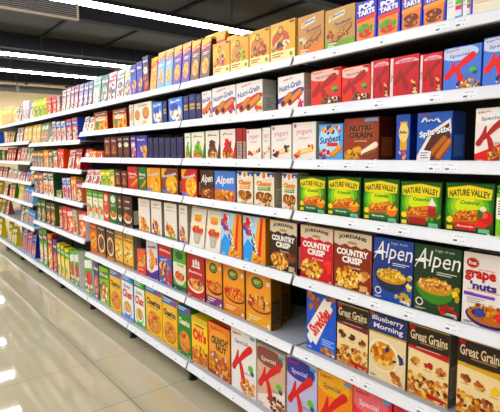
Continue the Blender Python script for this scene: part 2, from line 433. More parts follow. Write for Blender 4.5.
def grains(band, bc, three):
    def d(p):
        p.box('efdcb0', '7c7466', '8a8070', panel='b8ae9a')
        p.rect(0, .70, 1, 1, '2a1610'); p.rect(0, .985, 1, 1, 'a8843c')
        p.text('Great Grains', .5, .86, .90, .13, 'ecdcb8', .02); p.lines(.3, .765, .85, 1, .04, 'a89068')
        p.poly([(0, .70), (1, .70), (1, .62), (0, .66)], band); p.lines(.2, .69, .8, 1, .03, bc)
        for k in range(3):
            p.blobs(.18+.32*k, .50-.02*k, .09, .04, three[k], 9, .06)
            p.lines(.08+.32*k, .425-.02*k, .28+.32*k, 1, .02, 'b8a078')
        p.rect(0, 0, 1, .10, 'c88a34'); p.blobs(.5, .16, .5, .16, GR+FL+['7a2a20'], 110, .055, True)
        p.poly([(.48, .05), (.97, .02), (.97, .08), (.5, .11)], 'b82a34'); p.circ(.10, .97, .08, 'b8201c')
    return d
def blueberry(p):
    p.box('ead9b4', '7c7466', '1c2c6c', panel='b8ae9a'); p.rect(0, .70, 1, 1, '203a84'); p.rect(0, .68, 1, .705, 'c8a84c')
    p.text('Blueberry', .50, .90, .84, .10, 'f2f0f4', .02); p.text('Morning', .52, .785, .78, .10, 'f2f0f4', .02)
    p.ell(.40, .38, .42, .24, 'f4ead0'); p.ell(.40, .36, .38, .2, 'e4cc98'); p.ell(.40, .40, .34, .17, 'd89a34')
    p.blobs(.40, .40, .34, .17, FL+['2a2a5a', 'f4d488', 'efb84c'], 60, .06); p.blobs(.78, .10, .16, .07, FL, 9, .07); p.blobs(.88, .42, .08, .08, ['26306c', '3a4a9a'], 5, .06)
    p.circ(.08, .97, .07, 'b8201c')
def shred(p):
    p.box('2f62c4', '22489c', '2f62c4', panel='3c6ec8'); p.blobs(.45, .85, .45, .13, ['b8762c', '9a5a20', 'd09a4c'], 16, .085, True)
    p.poly([(.06, .16), (.16, .10), (.22, .16), (.34, .10), (.90, .80), (.82, .84), (.86, .92), (.70, .90), (.62, .95), (.02, .36), (.10, .30), (.02, .22)], 'f2eee6')
    p.text('Shreddies', .46, .53, .86, .22, 'd01c24', .05, 0, 52)
    p.rect(.48, .0, 1, .28, '3a72d0'); p.lines(.55, .24, .95, 3, .04, 'a8c8f0'); p.blobs(.75, .06, .24, .05, ['c08a3c', '9a5a20', 'd8a858'], 14, .07)
def pathbox(low, fr):
    def d(p):
        p.box('e09a1e', '7c5a24', 'e0a030', panel='4a3414'); p.ell(.5, .6, .5, .44, 'eaa828'); p.rect(0, 0, 1, .20, low)
        p.ell(.47, .83, .25, .115, '2c4420'); p.ell(.47, .83, .20, .085, '7a8a3c'); p.lines(.34, .85, .6, 2, .04, 'e0dca0'); p.rect(.84, .82, .96, .90, 'f0e0d0')
        p.bowl(.56, .42, .50, '6a1c14', fr+FL, 'd8923a', .17, 80, .05, '5a140e'); p.blobs(.2, .44, .14, .08, fr, 8, .07)
        p.lines(.12, .14, .6, 2, .05, 'f4e4b0'); p.rect(.88, .04, .96, .1, 'f0f0e8')
    return d
def cheer(bg, strip, tx, tc):
    def d(p):
        p.box(bg, bg, strip, panel='f0e8c0'); p.rect(0, .87, 1, 1, strip); p.lines(.06, .97, .7, 2, .045, 'd8e8f8'); p.rect(.74, .90, .94, .97, 'c83040')
        p.text(tx, .5, .69, .84, .14, tc, .04); p.lines(.2, .58, .8, 1, .03, '6a5a2a')
        p.ell(.52, .28, .44, .23, 'c8862c'); p.ell(.52, .30, .40, .20, 'd89a3c')
        for i in range(14):
            p.ring(p.rng.uniform(.2, .82), p.rng.uniform(.14, .46), .09, p.rng.choice(['e8b858', 'd8a040', 'c07a28', 'd8483c']), '9a5a1e')
        p.rect(0, 0, 1, .07, bg)
    return d
def chex(bg, c2):
    def d(p):
        p.box('f0efe8', bg, bg, panel='e8e8e0'); p.rect(0, .86, 1, 1, bg); p.lines(.08, .96, .8, 2, .05, 'e4f0fa'); p.rect(.6, .88, .8, .97, c2)
        p.scrawl(4, .5, .74, .5, .10, bg, .03); p.text('Chex', .52, .58, .86, .19, 'd01c28', .05, .1, 0)
        p.ell(.5, .24, .38, .20, c2); p.ell(.5, .27, .34, .17, 'f4f0e4'); p.ell(.5, .28, .29, .13, 'd8a850'); p.blobs(.5, .28, .27, .12, FL+['efd8a0'], 40, .05); p.rect(0, 0, 1, .07, bg)
    return d
def ohs(p):
    p.box('f3cf1c', 'c89a14', 'f3d83a', panel='f0e8c0'); p.rect(0, .90, 1, 1, 'd8c030')
    p.text("Oh's", .5, .63, .84, .25, 'd01c28', .06); p.text("Oh's", .49, .64, .84, .25, 'e8343a', .03); p.lines(.2, .82, .8, 1, .06, '5a3a1a')
    p.rect(0, 0, 1, .28, 'c07a1e'); p.blobs(.5, .22, .48, .2, FL+['d8902c', '8a4a14'], 60, .06)
def crunchy(p):
    p.box('e8941c', 'b06a14', 'd02828', panel='f0e0b8'); p.ell(.5, .62, .5, .3, 'f2ae2c'); p.text("Kellogg's", .4, .91, .56, .08, 'c4142c', .03, .1)
    p.text('CRUNCHY', .54, .70, .80, .15, '2a1a10', .05, .1, 4); p.text('NUT', .60, .56, .50, .12, '3a2210', .05)
    p.rect(0, 0, 1, .08, 'a85a14'); p.ell(.5, .22, .46, .22, 'b8641a'); p.blobs(.5, .24, .48, .22, FL+['8a4410', 'd8e0e0'], 70, .06)
def whitebox(band, fr):
    def d(p):
        p.box('e9e3d8', 'a89f94', 'e4ded2', panel='c8c0b4'); p.rect(0, 0, 1, .06, band); p.lines(.22, .90, .8, 2, .03, band); p.scrawl(7, .5, .80, .62, .05, 'b09a9a', .01)
        p.blobs(.4, .26, .26, .16, fr, 26, .085); p.blobs(.62, .14, .26, .08, ['d8a850', 'b8762c', 'efd090'], 14, .07); p.bar(.2, .46, .34, .34, .08, 'c89040', 'e8c070')
    return d
def jarpouch(p):
    p.pouch('ece6da', 'e0dacc', 'f2eee4', .30); p.ell(.48, .80, .26, .10, 'f0c84a'); p.rect(.24, .70, .72, .82, 'eeb428'); p.ell(.48, .70, .24, .05, 'e89c1c'); p.rect(.22, .84, .74, .90, 'f4f0e4')
    p.rect(0, .52, 1, .60, 'f4ecc0'); p.blobs(.50, .42, .34, .10, ['d8281c', 'f0702c', 'c81a1a', '4a8a2a'], 24, .09); p.poly([(.24, .36), (.78, .36), (.66, .08), (.36, .08)], 'b8b2a4'); p.lines(.34, .28, .66, 4, .05, 'd8d2c4')
def bunny(p):
    p.box('bcd8ec', 'c88438', 'c8deec'); p.poly([(.34, 0), (.72, 1), (1, 1), (1, 0)], 'f2b824'); p.poly([(.62, 0), (.80, 1), (1, 1), (1, 0)], 'd8401c'); p.poly([(.78, 0), (.90, 1), (1, 1), (1, 0)], 'f0a030')
    p.poly([(0, 0), (.34, 0), (.5, .36), (.2, .5), (0, .3)], '48a4e4'); p.scrawl(5, .44, .56, 1.05, .26, '1c2a6c', .05, .1, -68); p.scrawl(5, .46, .56, 1.0, .2, 'f6f0e0', .02, .1, -68)
    p.blobs(.18, .72, .16, .2, ['e0301c', '3a5ab0', 'f4e0a0'], 12, .09); p.blobs(.7, .12, .24, .08, ['b8601c', 'e8b048'], 14, .06)
def muesli(bg, hd, bowlc, tx, side=None):
    def d(p):
        p.box(bg, side or bg, bg, panel='d8ccb8'); p.ell(.5, .82, .32, .13, hd); p.scrawl(len(tx), .5, .82, .46, .09, 'f4f0ea', .04); p.lines(.2, .62, .8, 2, .04, 'f0e4d0')
        p.bowl(.52, .30, .42, bowlc, GR+FRT, 'c08a3c', .18, 40, .055, 'f0ece0')
    return d
def fruitred(p):
    p.box('b81c2c', '7a1018', 'b81c2c', panel='c84a4a')
    for k in range(3): p.ell(.40+.14*k, .80+.03*(k == 1), .06, .08, 'e8e4e0')
    p.rect(.30, .70, .76, .74, 'e8e4e0'); p.scrawl(6, .5, .58, .72, .08, 'f4e8e4', .03); p.bowl(.5, .30, .46, 'f0ece4', GR+FRT, 'd8a050', .18, 40, .06, 'f4f0e8')
def greenoat(p):
    p.box('68b42c', '3a7a1c', '68b42c'); p.ell(.5, .86, .3, .10, '2a6a20'); p.rect(0, .30, 1, .68, 'e8e4cc'); p.scrawl(6, .6, .62, .5, .07, '3a6a2a', .02); p.rect(0, 0, 1, .12, '2a5a3a'); p.bowl(.5, .34, .42, 'e0d8c8', FRT+FL, 'd87838', .2, 36, .06, 'f4f0e8')
def purplewhite(p):
    p.box('e6e0e4', '5a2a8c', 'e0d8e0'); p.poly([(0, 0), (1, 0), (1, .30), (.4, .14), (0, .2)], '54288c'); p.scrawl(6, .5, .84, .7, .10, '6a3a9a', .02, .1, 6); p.stroke([(.4, .7), (.6, .5), (.4, .3)], [.3, .36, .3], 'e4a83a'); p.blobs(.48, .46, .22, .2, FL, 26, .06); p.rect(.8, .4, .96, .6, 'c82a3c')
def bluefruit(p):
    p.box('2a6cc8', '1c4a9a', 'c01c28'); p.rect(0, .70, 1, 1, 'c41c28'); p.scrawl(5, .5, .85, .8, .12, 'f4e8e4', .05); p.blobs(.48, .32, .42, .32, ['b86a2c', '8a4420', 'e8d0a0', 'd8a050', '5a2410', 'c83a3a'], 60, .085); p.rect(.78, .02, 1, .4, 'c8202c'); p.scrawl(6, .4, .62, .5, .07, 'f0f0f8', .03, 0, 10)
def yellowflake(p):
    p.box('e8c040', '98908a', 'd8a828'); p.rect(0, .86, 1, 1, 'b8923a'); p.scrawl(6, .5, .78, .8, .1, '7a4a1a', .04); p.ell(.5, .42, .4, .26, 'f4e2a0'); p.blobs(.5, .4, .36, .26, FL+['f4ecd0'], 36, .07); p.rect(0, 0, 1, .1, 'b87818'); p.circ(.26, .9, .1, '3a6ac0')
def chocobowl(p):
    p.box('6c3818', '4a2410', '3a1c0c'); p.rect(0, .80, 1, 1, '3a1c10'); p.scrawl(5, .5, .88, .8, .11, 'f4ecd8', .04); p.ell(.5, .42, .44, .30, 'f0e0c0'); p.ell(.5, .42, .36, .23, '8a4a1c'); p.blobs(.5, .42, .34, .22, CH, 36, .075); p.rect(0, 0, 1, .1, 'c8862c')
def orangepack(p):
    p.box('d8741c', 'a04a14', 'c84a14'); p.rect(0, .78, 1, 1, 'b83014'); p.scrawl(5, .5, .88, .8, .11, 'f4d860', .04); p.ell(.5, .42, .40, .28, 'f0b840'); p.blobs(.5, .42, .36, .26, FL+['b83014'], 30, .08)
def leanbox(p):
    p.box('e8722a', 'c04a20', 'e0d8c8'); p.poly([(0, .3), (1, .9), (1, .5), (0, 0)], 'e8c070'); p.rect(.1, .08, .9, .3, 'e03828'); p.scrawl(4, .5, .19, .5, .1, 'f4ece0', .04); p.blobs(.6, .62, .3, .2, GR, 24, .07)
def tallpouch(bg, top, c2):
    def d(p):
        p.pouch(bg, c2, top, .4); p.poly([(0, .80), (1, .92), (1, 1), (0, 1)], top); p.poly([(0, .70), (1, .82), (1, .92), (0, .80)], 'c83a28'); p.scrawl(7, .5, .81, .8, .06, 'f4ecd8', .03, 0, 14)
        p.lines(.2, .66, .8, 2, .04, 'f0e8f0'); p.ell(.52, .34, .34, .20, 'f0c060'); p.blobs(.52, .32, .32, .18, FL, 30, .075); p.rect(0, 0, 1, .05, c2)
    return d
def bigpouch(p):
    p.pouch('f0b41c', 'e0941a', 'f0c83a', .25); p.rect(0, .62, 1, .84, 'd8341c'); p.text('Crunchy', .5, .73, .8, .1, 'f4ecd8', .04); p.blobs(.5, .3, .4, .24, FL+['a85a1c'], 30, .07)
def softpack(bg, acc, acc2, crimp=None, kind='pouch'):
    """an ordinary packet of the far bays: coloured body, name band, round picture, bits"""
    def d(p):
        if kind == 'pouch': p.pouch(bg, acc, crimp or acc, .25)
        else: p.box(bg, acc, crimp or bg)
        q = [acc, bg, 'f4ecd8', acc2, 'f4f0ea', '3a2018', 'd82c24', 'f0b828']
        p.ell(.5, .34, .42, .28, acc2); p.blobs(.5, .30, .42, .26, q, 26, .10)
        p.poly([(.03, .64), (.97, .72), (.97, .93), (.03, .85)], acc); p.scrawl(5, .5, .79, .78, .13, 'f6f2ea'); p.rect(.1, .03, .5, .09, 'f0e8d8')
    return d
def picpack(bg, top, spots):
    def d(p):
        p.box(bg, top, top); p.rect(0, .76, 1, 1, top); p.scrawl(8, .5, .87, .76, .1, 'f4ece0', .04); p.blobs(.5, .32, .40, .26, spots, 18, .13); p.ell(.5, .62, .36, .10, 'f0e4d0'); p.lines(.3, .64, .7, 1, .05, top)
    return d
def crackers(p):
    p.box('eee8da', 'd8d0bc', 'eee8da'); p.ell(.2, .5, .15, .22, 'c07a2c'); p.ell(.2, .52, .12, .18, 'd89a44'); p.ell(.68, .55, .18, .26, 'c07a2c'); p.ell(.68, .57, .14, .2, 'd89a44'); p.blobs(.46, .16, .3, .09, ['f0b020', 'e8cc50'], 8, .06); p.scrawl(5, .5, .88, .5, .1, 'b8a080', .02)
def milkblue(p):
    p.box('4a86d0', '1c2060', '3a76c4', panel='d8c070'); p.ell(.5, .42, .42, .30, 'cfe2f4'); p.ell(.42, .62, .3, .16, '2c58b0'); p.blobs(.56, .28, .34, .20, ['f0ece0', 'd8b070', 'ffffff', 'a87038'], 18, .11); p.scrawl(5, .5, .86, .7, .13, 'f4f6fa', .04, .1, 6)
def navy(p):
    p.box('23236c', '191a54', '23236c'); p.rect(.12, .44, .88, .66, 'c8a850'); p.rect(.12, .52, .88, .56, '3a2c5c'); p.lines(.25, .86, .75, 2, .06, '6a6ab0')
def navyplain(p):
    p.box('161a50', '10133c', '161a50'); p.lines(.25, .86, .75, 3, .05, '3a4488'); p.rect(.3, .10, .7, .2, '38408a')
def redside(p):
    p.box('a81c2a', '8a1420', 'a81c2a'); p.rect(.10, .06, .90, .58, 'b4aca4'); p.lines(.18, .5, .8, 7, .06, '6a625c')
def fruitbar(c1, frs):
    def d(p):
        p.box('eee8de', c1, 'eae4d8'); p.scrawl(3, .5, .84, .6, .10, c1, .04); p.poly([(.5, .72), (.86, .26), (.14, .26)], frs[0]); p.blobs(.5, .52, .2, .14, frs, 10, .1); p.rect(.16, .08, .84, .26, 'b8702c'); p.blobs(.5, .17, .34, .08, GR, 18, .07); p.poly([(.8, 0), (1, 0), (1, .6)], c1)
    return d
def maroon(p):
    p.box('6c1420', '4a0c14', '6c1420'); p.scrawl(3, .5, .82, .6, .14, 'e8d8c8', .03); p.poly([(.5, .66), (.84, .24), (.16, .24)], 'c8924a'); p.blobs(.5, .32, .24, .12, GR, 12, .09)
def goldblue(p):
    p.box('4050b0', '30348c', '5a4aa8'); p.rect(0, .70, 1, 1, '3a3a98'); p.scrawl(7, .45, .82, .7, .12, 'e8e4f4', .03); p.blobs(.66, .3, .28, .22, FL, 14, .12); p.poly([(0, 0), (.5, 0), (0, .5)], '8a4ab0')

S = {}
def sku(key, adj, noun, tail, obj, cat, depth, fn, plural=None): S[key] = dict(adj=adj, noun=noun, tail=tail, obj=obj, cat=cat, depth=depth, fn=fn, pl=plural or (noun+('es' if noun.endswith('x') else 's')))
CB = ('cereal_box', 'cereal box')
sku('k_white', 'white', 'cereal box', 'with red letter and golden flakes', *CB, .07, special('eceae6'))
sku('k_brown', 'beige and brown', 'cereal box', 'with a big red letter', *CB, .07, special('d4b8a0', patch='f0e6dc', head='f0e8e0', fl=GR+CH, arc='8a5a48'))
sku('k_purple', 'lilac and navy', 'cereal box', 'with a big red letter', *CB, .07, special('c4c2de', arc='3a3a94', head='d8d4f0'))
sku('k_orange', 'orange', 'cereal box', 'with a big red letter', *CB, .07, special('f0991c', arc='f8bc4c', head='5a2a5a'))
sku('k_pink', 'rose red', 'cereal box', 'with flakes', *CB, .07, special('e2485c', kc='b80c28', arc='ee8088', head='f8e8e8'))
sku('k_cherry', 'crimson', 'cereal box', 'with flakes, half out of view', *CB, .07, special('b82440', kc='f0e0e0', arc='d85068', head='f8e8e8'))
sku('k_red', 'bright red', 'cereal bar box', 'with chocolate pieces', 'cereal_bar_box', 'bar box', .08, special('e2503c', kc='ae0a1c', arc='f0cdbc', fl=CH+['f0ece0', 'd8b070'], badge='6cb82c', corner='3a2a2a'))
sku('k_crimson', 'crimson', 'cereal bar box', 'with a white side strip', 'cereal_bar_box', 'bar box', .08, crimson)
sku('k_blue', 'blue', 'cereal bar box', 'with a red letter and blueberries', 'cereal_bar_box', 'bar box', .08, special('5c86d6', kc='e01c24', arc='cfdcf2', head='3a4aa0', fl=FL+['f0e4c0', '26306c'], badge='6cc030', corner=None))
sku('k_snack', 'white and red', 'snack box', 'with a dark red letter', 'snack_box', 'snack box', .08, special('f0e8e4', kc='b01428', arc='fbf6f0', patch='d81c1c', badge=None, fl=GR+['d81c1c'], corner='5aa0e0'))
sku('nutri_o', 'white', 'oat bar box', 'with an orange swoosh', 'oat_bar_box', 'bar box', .09, nutri('e87a28', 'f09030'))
sku('nutri_p', 'white', 'oat bar box', 'with a purple swoosh', 'oat_bar_box', 'bar box', .09, nutri('a0489c', 'c83a4a'))
sku('nutri_r', 'white', 'oat bar box', 'with red swoosh and yellow sticker', 'oat_bar_box', 'bar box', .09, nutri('d8284c', 'c8e020'))
sku('nutri_b', 'white', 'oat bar box', 'with a violet blue swoosh', 'oat_bar_box', 'bar box', .09, nutri('4a48b0', '5a50b0'))
sku('nutri_brown', 'dark orange brown', 'oat bake box', 'with golden bars', 'oat_bake_box', 'bar box', .10, nutri_brown)
sku('yog_a', 'cream', 'yogurt bar box', 'with cherries', 'yogurt_bar_box', 'bar box', .10, yog(['b01c2c', '5a1430', 'd83040']))
sku('yog_b', 'cream', 'yogurt bar box', 'with an orange fruit', 'yogurt_bar_box', 'bar box', .10, yog(['e8502c', 'd83a2c', 'f0a060']))
sku('yog_c', 'cream', 'yogurt bar box', 'with dark berries', 'yogurt_bar_box', 'bar box', .10, yog(['2a2048', '4a1c3c', 'c0203c']))
sku('yog_d', 'cream', 'yogurt bar box', 'with a yellow fruit', 'yogurt_bar_box', 'bar box', .10, yog(['f0b41c', 'f8d040', 'c8342c']))
sku('sunbest', 'light blue', 'snack bar box', 'with red label and a bar', 'snack_bar_box', 'bar box', .08, sunbest)
sku('split', 'blue', 'snack stick box', 'with brown chocolate sticks', 'snack_stick_box', 'snack box', .09, splitstix)
sku('bluegold', 'narrow blue and gold', 'snack box', '', 'snack_box', 'snack box', .08, bluegold)
sku('nv_honey', 'green and yellow', 'granola bar box', 'with honey pot', 'granola_bar_box', 'bar box', .07, valley('1f7c50', 'honey'))
sku('nv_jam', 'green and yellow', 'granola bar box', 'with syrup jug', 'granola_bar_box', 'bar box', .07, valley('a8302a', 'jam'))
sku('nv_apple', 'green and yellow', 'granola bar box', 'with red apple', 'granola_bar_box', 'bar box', .07, valley('d82a24', 'apple'))
sku('greenwhite', 'lime green and white', 'bar box', 'at the edge of view', 'granola_bar_box', 'bar box', .07, greenwhite)
sku('chewy_a', 'cream', 'chewy bar box', 'without a green banner', 'chewy_bar_box', 'bar box', .08, chewy('e8a868'))
sku('chewy_g', 'cream', 'chewy bar box', 'with a green banner', 'chewy_bar_box', 'bar box', .08, chewy('4a9c2c'))
sku('alp_brown', 'brown', 'muesli bar box', 'with white script', 'muesli_bar_box', 'bar box', .08, alpenbar('4a241a', '8a3a20'))
sku('alp_blue', 'blue and orange', 'muesli bar box', 'with white script', 'muesli_bar_box', 'bar box', .08, alpenbar('5a8ad0', 'd8802c'))
sku('wt_red', 'red and yellow', 'cereal box', 'with blue lettering', *CB, .08, goahead('cc1f20', '8e1218'))
sku('wt_brown', 'brown and yellow', 'cereal box', 'with blue lettering', *CB, .08, goahead('8a4a14', '6a340c'))
sku('wt_yellow', 'yellow', 'cereal box', 'with blue lettering', *CB, .08, goahead('e8a424', 'c07a18'))
sku('bar_green', 'dark green', 'snack bar box', '', 'snack_bar_box', 'bar box', .08, plainbar('1f7a34', '145a24', 'bars'))
sku('bar_red', 'red', 'snack bar box', 'with white lettering', 'snack_bar_box', 'bar box', .08, plainbar('c82430', '8c1820', 'bars'))
sku('kraft_o', 'brown kraft', 'granola bar box', 'with orange band', 'granola_bar_box', 'bar box', .07, kraft('c99e62', 'e0912c', ['7a2a2a', 'd8d0b8', 'a0482c']))
sku('kraft_g', 'brown kraft', 'granola bar box', 'with green band', 'granola_bar_box', 'bar box', .07, kraft('c9a468', '8cb030', ['8ab82c', 'b02c28', 'c8d060']))
sku('path_dog', 'orange', 'oat bar box', 'with dark and white fruit', 'oat_bar_box', 'bar box', .07, orangebar('c8642c', ['4a3020', 'f4ecd8', 'f0e0c0', 'b06028']))
sku('path_red', 'orange', 'oat bar box', 'with brownish red picture', 'oat_bar_box', 'bar box', .07, orangebar('d8884a', ['a0442c', 'd89a6a', '7a4a2c']))
sku('path_green', 'orange', 'oat bar box', 'with green apple', 'oat_bar_box', 'bar box', .07, orangebar('d89a58', ['90c030', 'b0d850', 'b0602c']))
sku('path_berry', 'yellow orange', 'oat bar box', 'with purple berry', 'oat_bar_box', 'bar box', .07, orangebar('f0c858', ['6a3a9a', 'e8801c', 'f0a040']))
sku('pop_straw', 'blue', 'toaster pastry box', 'with red, green and orange tart', 'toaster_pastry_box', 'pastry box', .08, poptart(['e8a03c', 'e85a2c', '58b040', 'd8402c']))
sku('pop_choc', 'purple', 'toaster pastry box', 'with brown tart', 'toaster_pastry_box', 'pastry box', .08, poptart(['e8941c', 'f0b040', '7a3c14', '8a4a1c'], '7a5ac8'))
sku('cream', 'large cream', 'cereal box', 'with blue edge', *CB, .08, cream)
sku('stripes', 'white', 'cereal box', 'with pink, green and blue stripes', *CB, .08, stripes)
sku('crisp_dark', 'dark brown and beige', 'cereal box', 'with white capital lettering', *CB, .07, crisp('3a1a14', ['5a2c1c', '8a4a2c']))
sku('crisp_red', 'raspberry red and beige', 'cereal box', 'with red berries', *CB, .07, crisp('c81a44', ['d8202c', 'b01024', 'e85048']))
sku('crisp_brown', 'red brown and beige', 'cereal box', 'with nuts', *CB, .07, crisp('8c3818', ['e0b078', 'c88a4a', 'f0d0a0']))
sku('alpen_blue', 'blue', 'muesli box', 'with dark bowl and white script', 'muesli_box', 'muesli box', .07, alpen('2456a8', '1a3c80', '1c2c4c', ['e8c860', 'd8b040', 'f4e090', 'b8862c'], ['e8d060', 'c8a838']))
sku('alpen_green', 'dark green', 'muesli box', 'with green bowl and white script', 'muesli_box', 'muesli box', .07, alpen('1c4c2a', '123818', '4a8a34', ['e0b468', 'c88a3c', 'a85a28', 'f0d498'], ['d8281c', 'c84a1c', 'a01818']))
sku('grape', 'white', 'cereal box', 'with purple bowl and red lettering', *CB, .07, grape)
NUT, PEC, CHY = ['c88a3c', 'a8682a', 'e0b060'], ['8a4a1c', 'a8642c', 'c88a4a'], ['b01c2c', 'd0404c']
sku('gg_brown', 'dark brown and cream', 'cereal box', 'with plum coloured band', *CB, .07, grains('7a2438', 'd8a0a8', (['5a2a1c', '7a3a20'], ['3a1c2c', '5a2c3c'], PEC)))
sku('gg_red', 'dark brown and cream', 'cereal box', 'with bright red band', *CB, .07, grains('c0202c', 'f0b0a8', (NUT, CHY, PEC)))
sku('gg_yellow', 'dark brown and yellow', 'cereal box', 'with banana slices', *CB, .07, grains('d8b41c', '8a6a14', (PEC, NUT, ['f0d040', 'e8b82c'])))
sku('blueberry', 'navy and cream', 'cereal box', 'with cereal bowl', *CB, .07, blueberry)
sku('shred', 'blue', 'cereal box', 'with slanted red lettering', *CB, .08, shred)
sku('np_purple', 'orange', 'muesli box', 'with purple lower band', 'muesli_box', 'muesli box', .07, pathbox('7a3a8c', ['d8402c', 'e8a050', '8a3a1c']))
sku('np_orange', 'orange', 'muesli box', 'with red berries', 'muesli_box', 'muesli box', .07, pathbox('d8901c', ['d8301c', 'f0602c', 'c01c1c']))
sku('np_yellow', 'orange', 'muesli box', 'with yellow lower band', 'muesli_box', 'muesli box', .07, pathbox('e0b01c', ['f0e0b0', '3a2030', 'd8c888', 'b02830']))
sku('np_back', 'shaded orange', 'muesli box', 'pushed back behind another', 'muesli_box', 'muesli box', .07, pathbox('d8a020', ['d8a040', 'b06a2c']))
sku('ch_yellow', 'yellow', 'cereal box', 'with oat rings and blue top', *CB, .06, cheer('f0c81c', '3a78c0', 'Cheerios', '1c1a1a'))
sku('ch_green', 'green', 'cereal box', 'with oat rings', *CB, .06, cheer('2c8a34', '2a62b0', 'Cheerios', 'f0ead0'))
sku('chex_blue', 'white and light blue', 'cereal box', 'with red lettering', *CB, .06, chex('3a88d0', '58a8e0'))
sku('chex_green', 'white and green', 'cereal box', 'with red lettering', *CB, .06, chex('3a9c44', '6cc060'))
sku('ohs', 'yellow', 'cereal box', 'with big red lettering', *CB, .07, ohs)
sku('crunchy', 'orange', 'cereal box', 'with dark lettering and flakes', *CB, .07, crunchy)
sku('wb_o', 'tall white', 'granola box', 'with orange foot band', 'granola_box', 'granola box', .07, whitebox('e8902c', ['f0c030', 'e0a028', 'b8342c', 'c87828']))
sku('wb_p', 'tall white', 'granola box', 'with purple foot band', 'granola_box', 'granola box', .07, whitebox('7a3a94', ['8a1c30', '5a1428', 'c83040', 'c89040']))
sku('wb_g', 'tall white', 'granola box', 'with green foot band', 'granola_box', 'granola box', .07, whitebox('6aa83a', ['f0c83a', 'e0a830', 'a87030', 'c8342c']))
sku('jar', 'white', 'granola pouch', 'with strawberries in a glass', 'granola_pouch', 'granola pouch', .08, jarpouch)
sku('bunny', 'light blue, yellow and red', 'cereal box', 'with slanted lettering', *CB, .06, bunny)
sku('mu_black', 'black', 'muesli box', 'with red emblem', 'muesli_box', 'muesli box', .06, muesli('1e1a1a', 'b02030', 'e8e4dc', 'bio'))
sku('mu_brown', 'brown', 'muesli box', 'with white bowl', 'muesli_box', 'muesli box', .07, muesli('3c2418', '6a1c20', 'f0ece4', 'muesli', '1c1612'))
sku('mu_green', 'green', 'muesli box', 'with white emblem', 'muesli_box', 'muesli box', .06, muesli('1f7a38', 'e8f0e4', 'f0e8c0', 'bio'))
sku('mu_orange', 'orange', 'muesli box', 'with white emblem', 'muesli_box', 'muesli box', .06, muesli('e0561c', 'f0e8e0', 'f4e8d0', 'bio'))
sku('mu_apple', 'white and green', 'muesli box', 'with red fruit', 'muesli_box', 'muesli box', .06, picpack('e8ecd8', '6ab03a', ['d02a24', 'e8482c', '8ab82c', 'e8a030']))
sku('fruitred', 'dark red', 'fruit muesli box', 'with white bowl', 'muesli_box', 'muesli box', .07, fruitred)
sku('greenoat', 'green and cream', 'flakes box', 'with bowl of fruit', *CB, .07, greenoat)
sku('purplewhite', 'white and purple', 'cereal box', 'with golden twists', *CB, .07, purplewhite)
sku('bluefruit', 'blue and red', 'cereal box', 'with fruit clusters', *CB, .07, bluefruit)
sku('yellowflake', 'golden yellow', 'cereal box', 'with flakes', *CB, .07, yellowflake)
sku('choco', 'brown', 'cereal box', 'with bowl of chocolate pieces', *CB, .07, chocobowl)
sku('orangepack', 'orange and red', 'cereal box', '', *CB, .07, orangepack)
sku('lean', 'orange', 'cereal box', 'with red sale strip', *CB, .05, leanbox)
sku('tp_purple', 'purple', 'granola pouch', 'with yellow top', 'granola_pouch', 'granola pouch', .08, tallpouch('7458a8', 'f0c030', '3c2464'))  # purple paled, glare on the pouch put into its colour
sku('tp_brown', 'brown', 'granola pouch', 'with yellow top', 'granola_pouch', 'granola pouch', .08, tallpouch('84645a', 'f0c030', '3c2820'))
sku('tp_blue', 'light blue', 'granola pouch', 'with yellow top', 'granola_pouch', 'granola pouch', .08, tallpouch('8ab8e4', 'f0c030', 'c8d8ec'))
sku('tp_orange', 'pale orange', 'granola pouch', 'with yellow top', 'granola_pouch', 'granola pouch', .08, tallpouch('f0b068', 'f0c838', 'd88a3c'))
sku('bigpouch', 'yellow and red', 'granola pouch', 'standing behind boxes', 'granola_pouch', 'granola pouch', .08, bigpouch)
sku('bluepurple', 'violet blue', 'biscuit box', 'with golden biscuits', 'biscuit_box', 'biscuit box', .07, goldblue)
sku('darkred', 'dark red and navy', 'biscuit box', 'with orange rim', 'biscuit_box', 'biscuit box', .07, picpack('7a1c1c', '2a2050', ['e8801c', 'c84a20', '3a50b0']))
sku('sp_grey', 'grey and white', 'coffee pouch', 'with yellow foot', 'coffee_pouch', 'pouch', .07, softpack('c8c8c4', 'f0c838', '7a7874', 'd8d8d8'))
sku('sp_grey2', 'grey and white', 'coffee pouch', 'with dark picture', 'coffee_pouch', 'pouch', .07, softpack('d4d4d0', '8c8c8a', '4a4846', 'e0e0e0'))
sku('sp_redwhite', 'white and red', 'coffee pouch', 'with dark picture', 'coffee_pouch', 'pouch', .07, softpack('cfcac6', 'b82434', '3a3636', 'c82a3a'))
sku('sp_green', 'dark green', 'coffee pouch', '', 'coffee_pouch', 'pouch', .07, softpack('3c5c4c', '5a7c6c', 'a8b8a0'))
sku('sp_pale', 'pale green', 'coffee pouch', '', 'coffee_pouch', 'pouch', .07, softpack('9cb4a0', '7c9c84', 'c4d0c0'))
sku('sp_lilac', 'grey lilac', 'coffee pouch', '', 'coffee_pouch', 'pouch', .07, softpack('7c7894', '5a5474', 'c8c4d0'))
sku('sp_maroon', 'maroon', 'coffee pouch', '', 'coffee_pouch', 'pouch', .07, softpack('94485a', '6c2034', 'd8a8a8'))
sku('sp_beige', 'beige grey', 'coffee pouch', '', 'coffee_pouch', 'pouch', .07, softpack('b0a090', '8c7868', 'd8ccbc'))
sku('crackers', 'white', 'rusk box', 'with two golden rusks', 'rusk_box', 'biscuit box', .07, crackers)
sku('milkblue', 'blue and white', 'biscuit box', 'with milk picture', 'biscuit_box', 'biscuit box', .07, milkblue)
sku('navy', 'navy', 'biscuit box', 'with gold panel', 'biscuit_box', 'biscuit box', .08, navy)
sku('navyplain', 'plain navy', 'biscuit box', 'with spine facing out', 'biscuit_box', 'biscuit box', .12, navyplain)
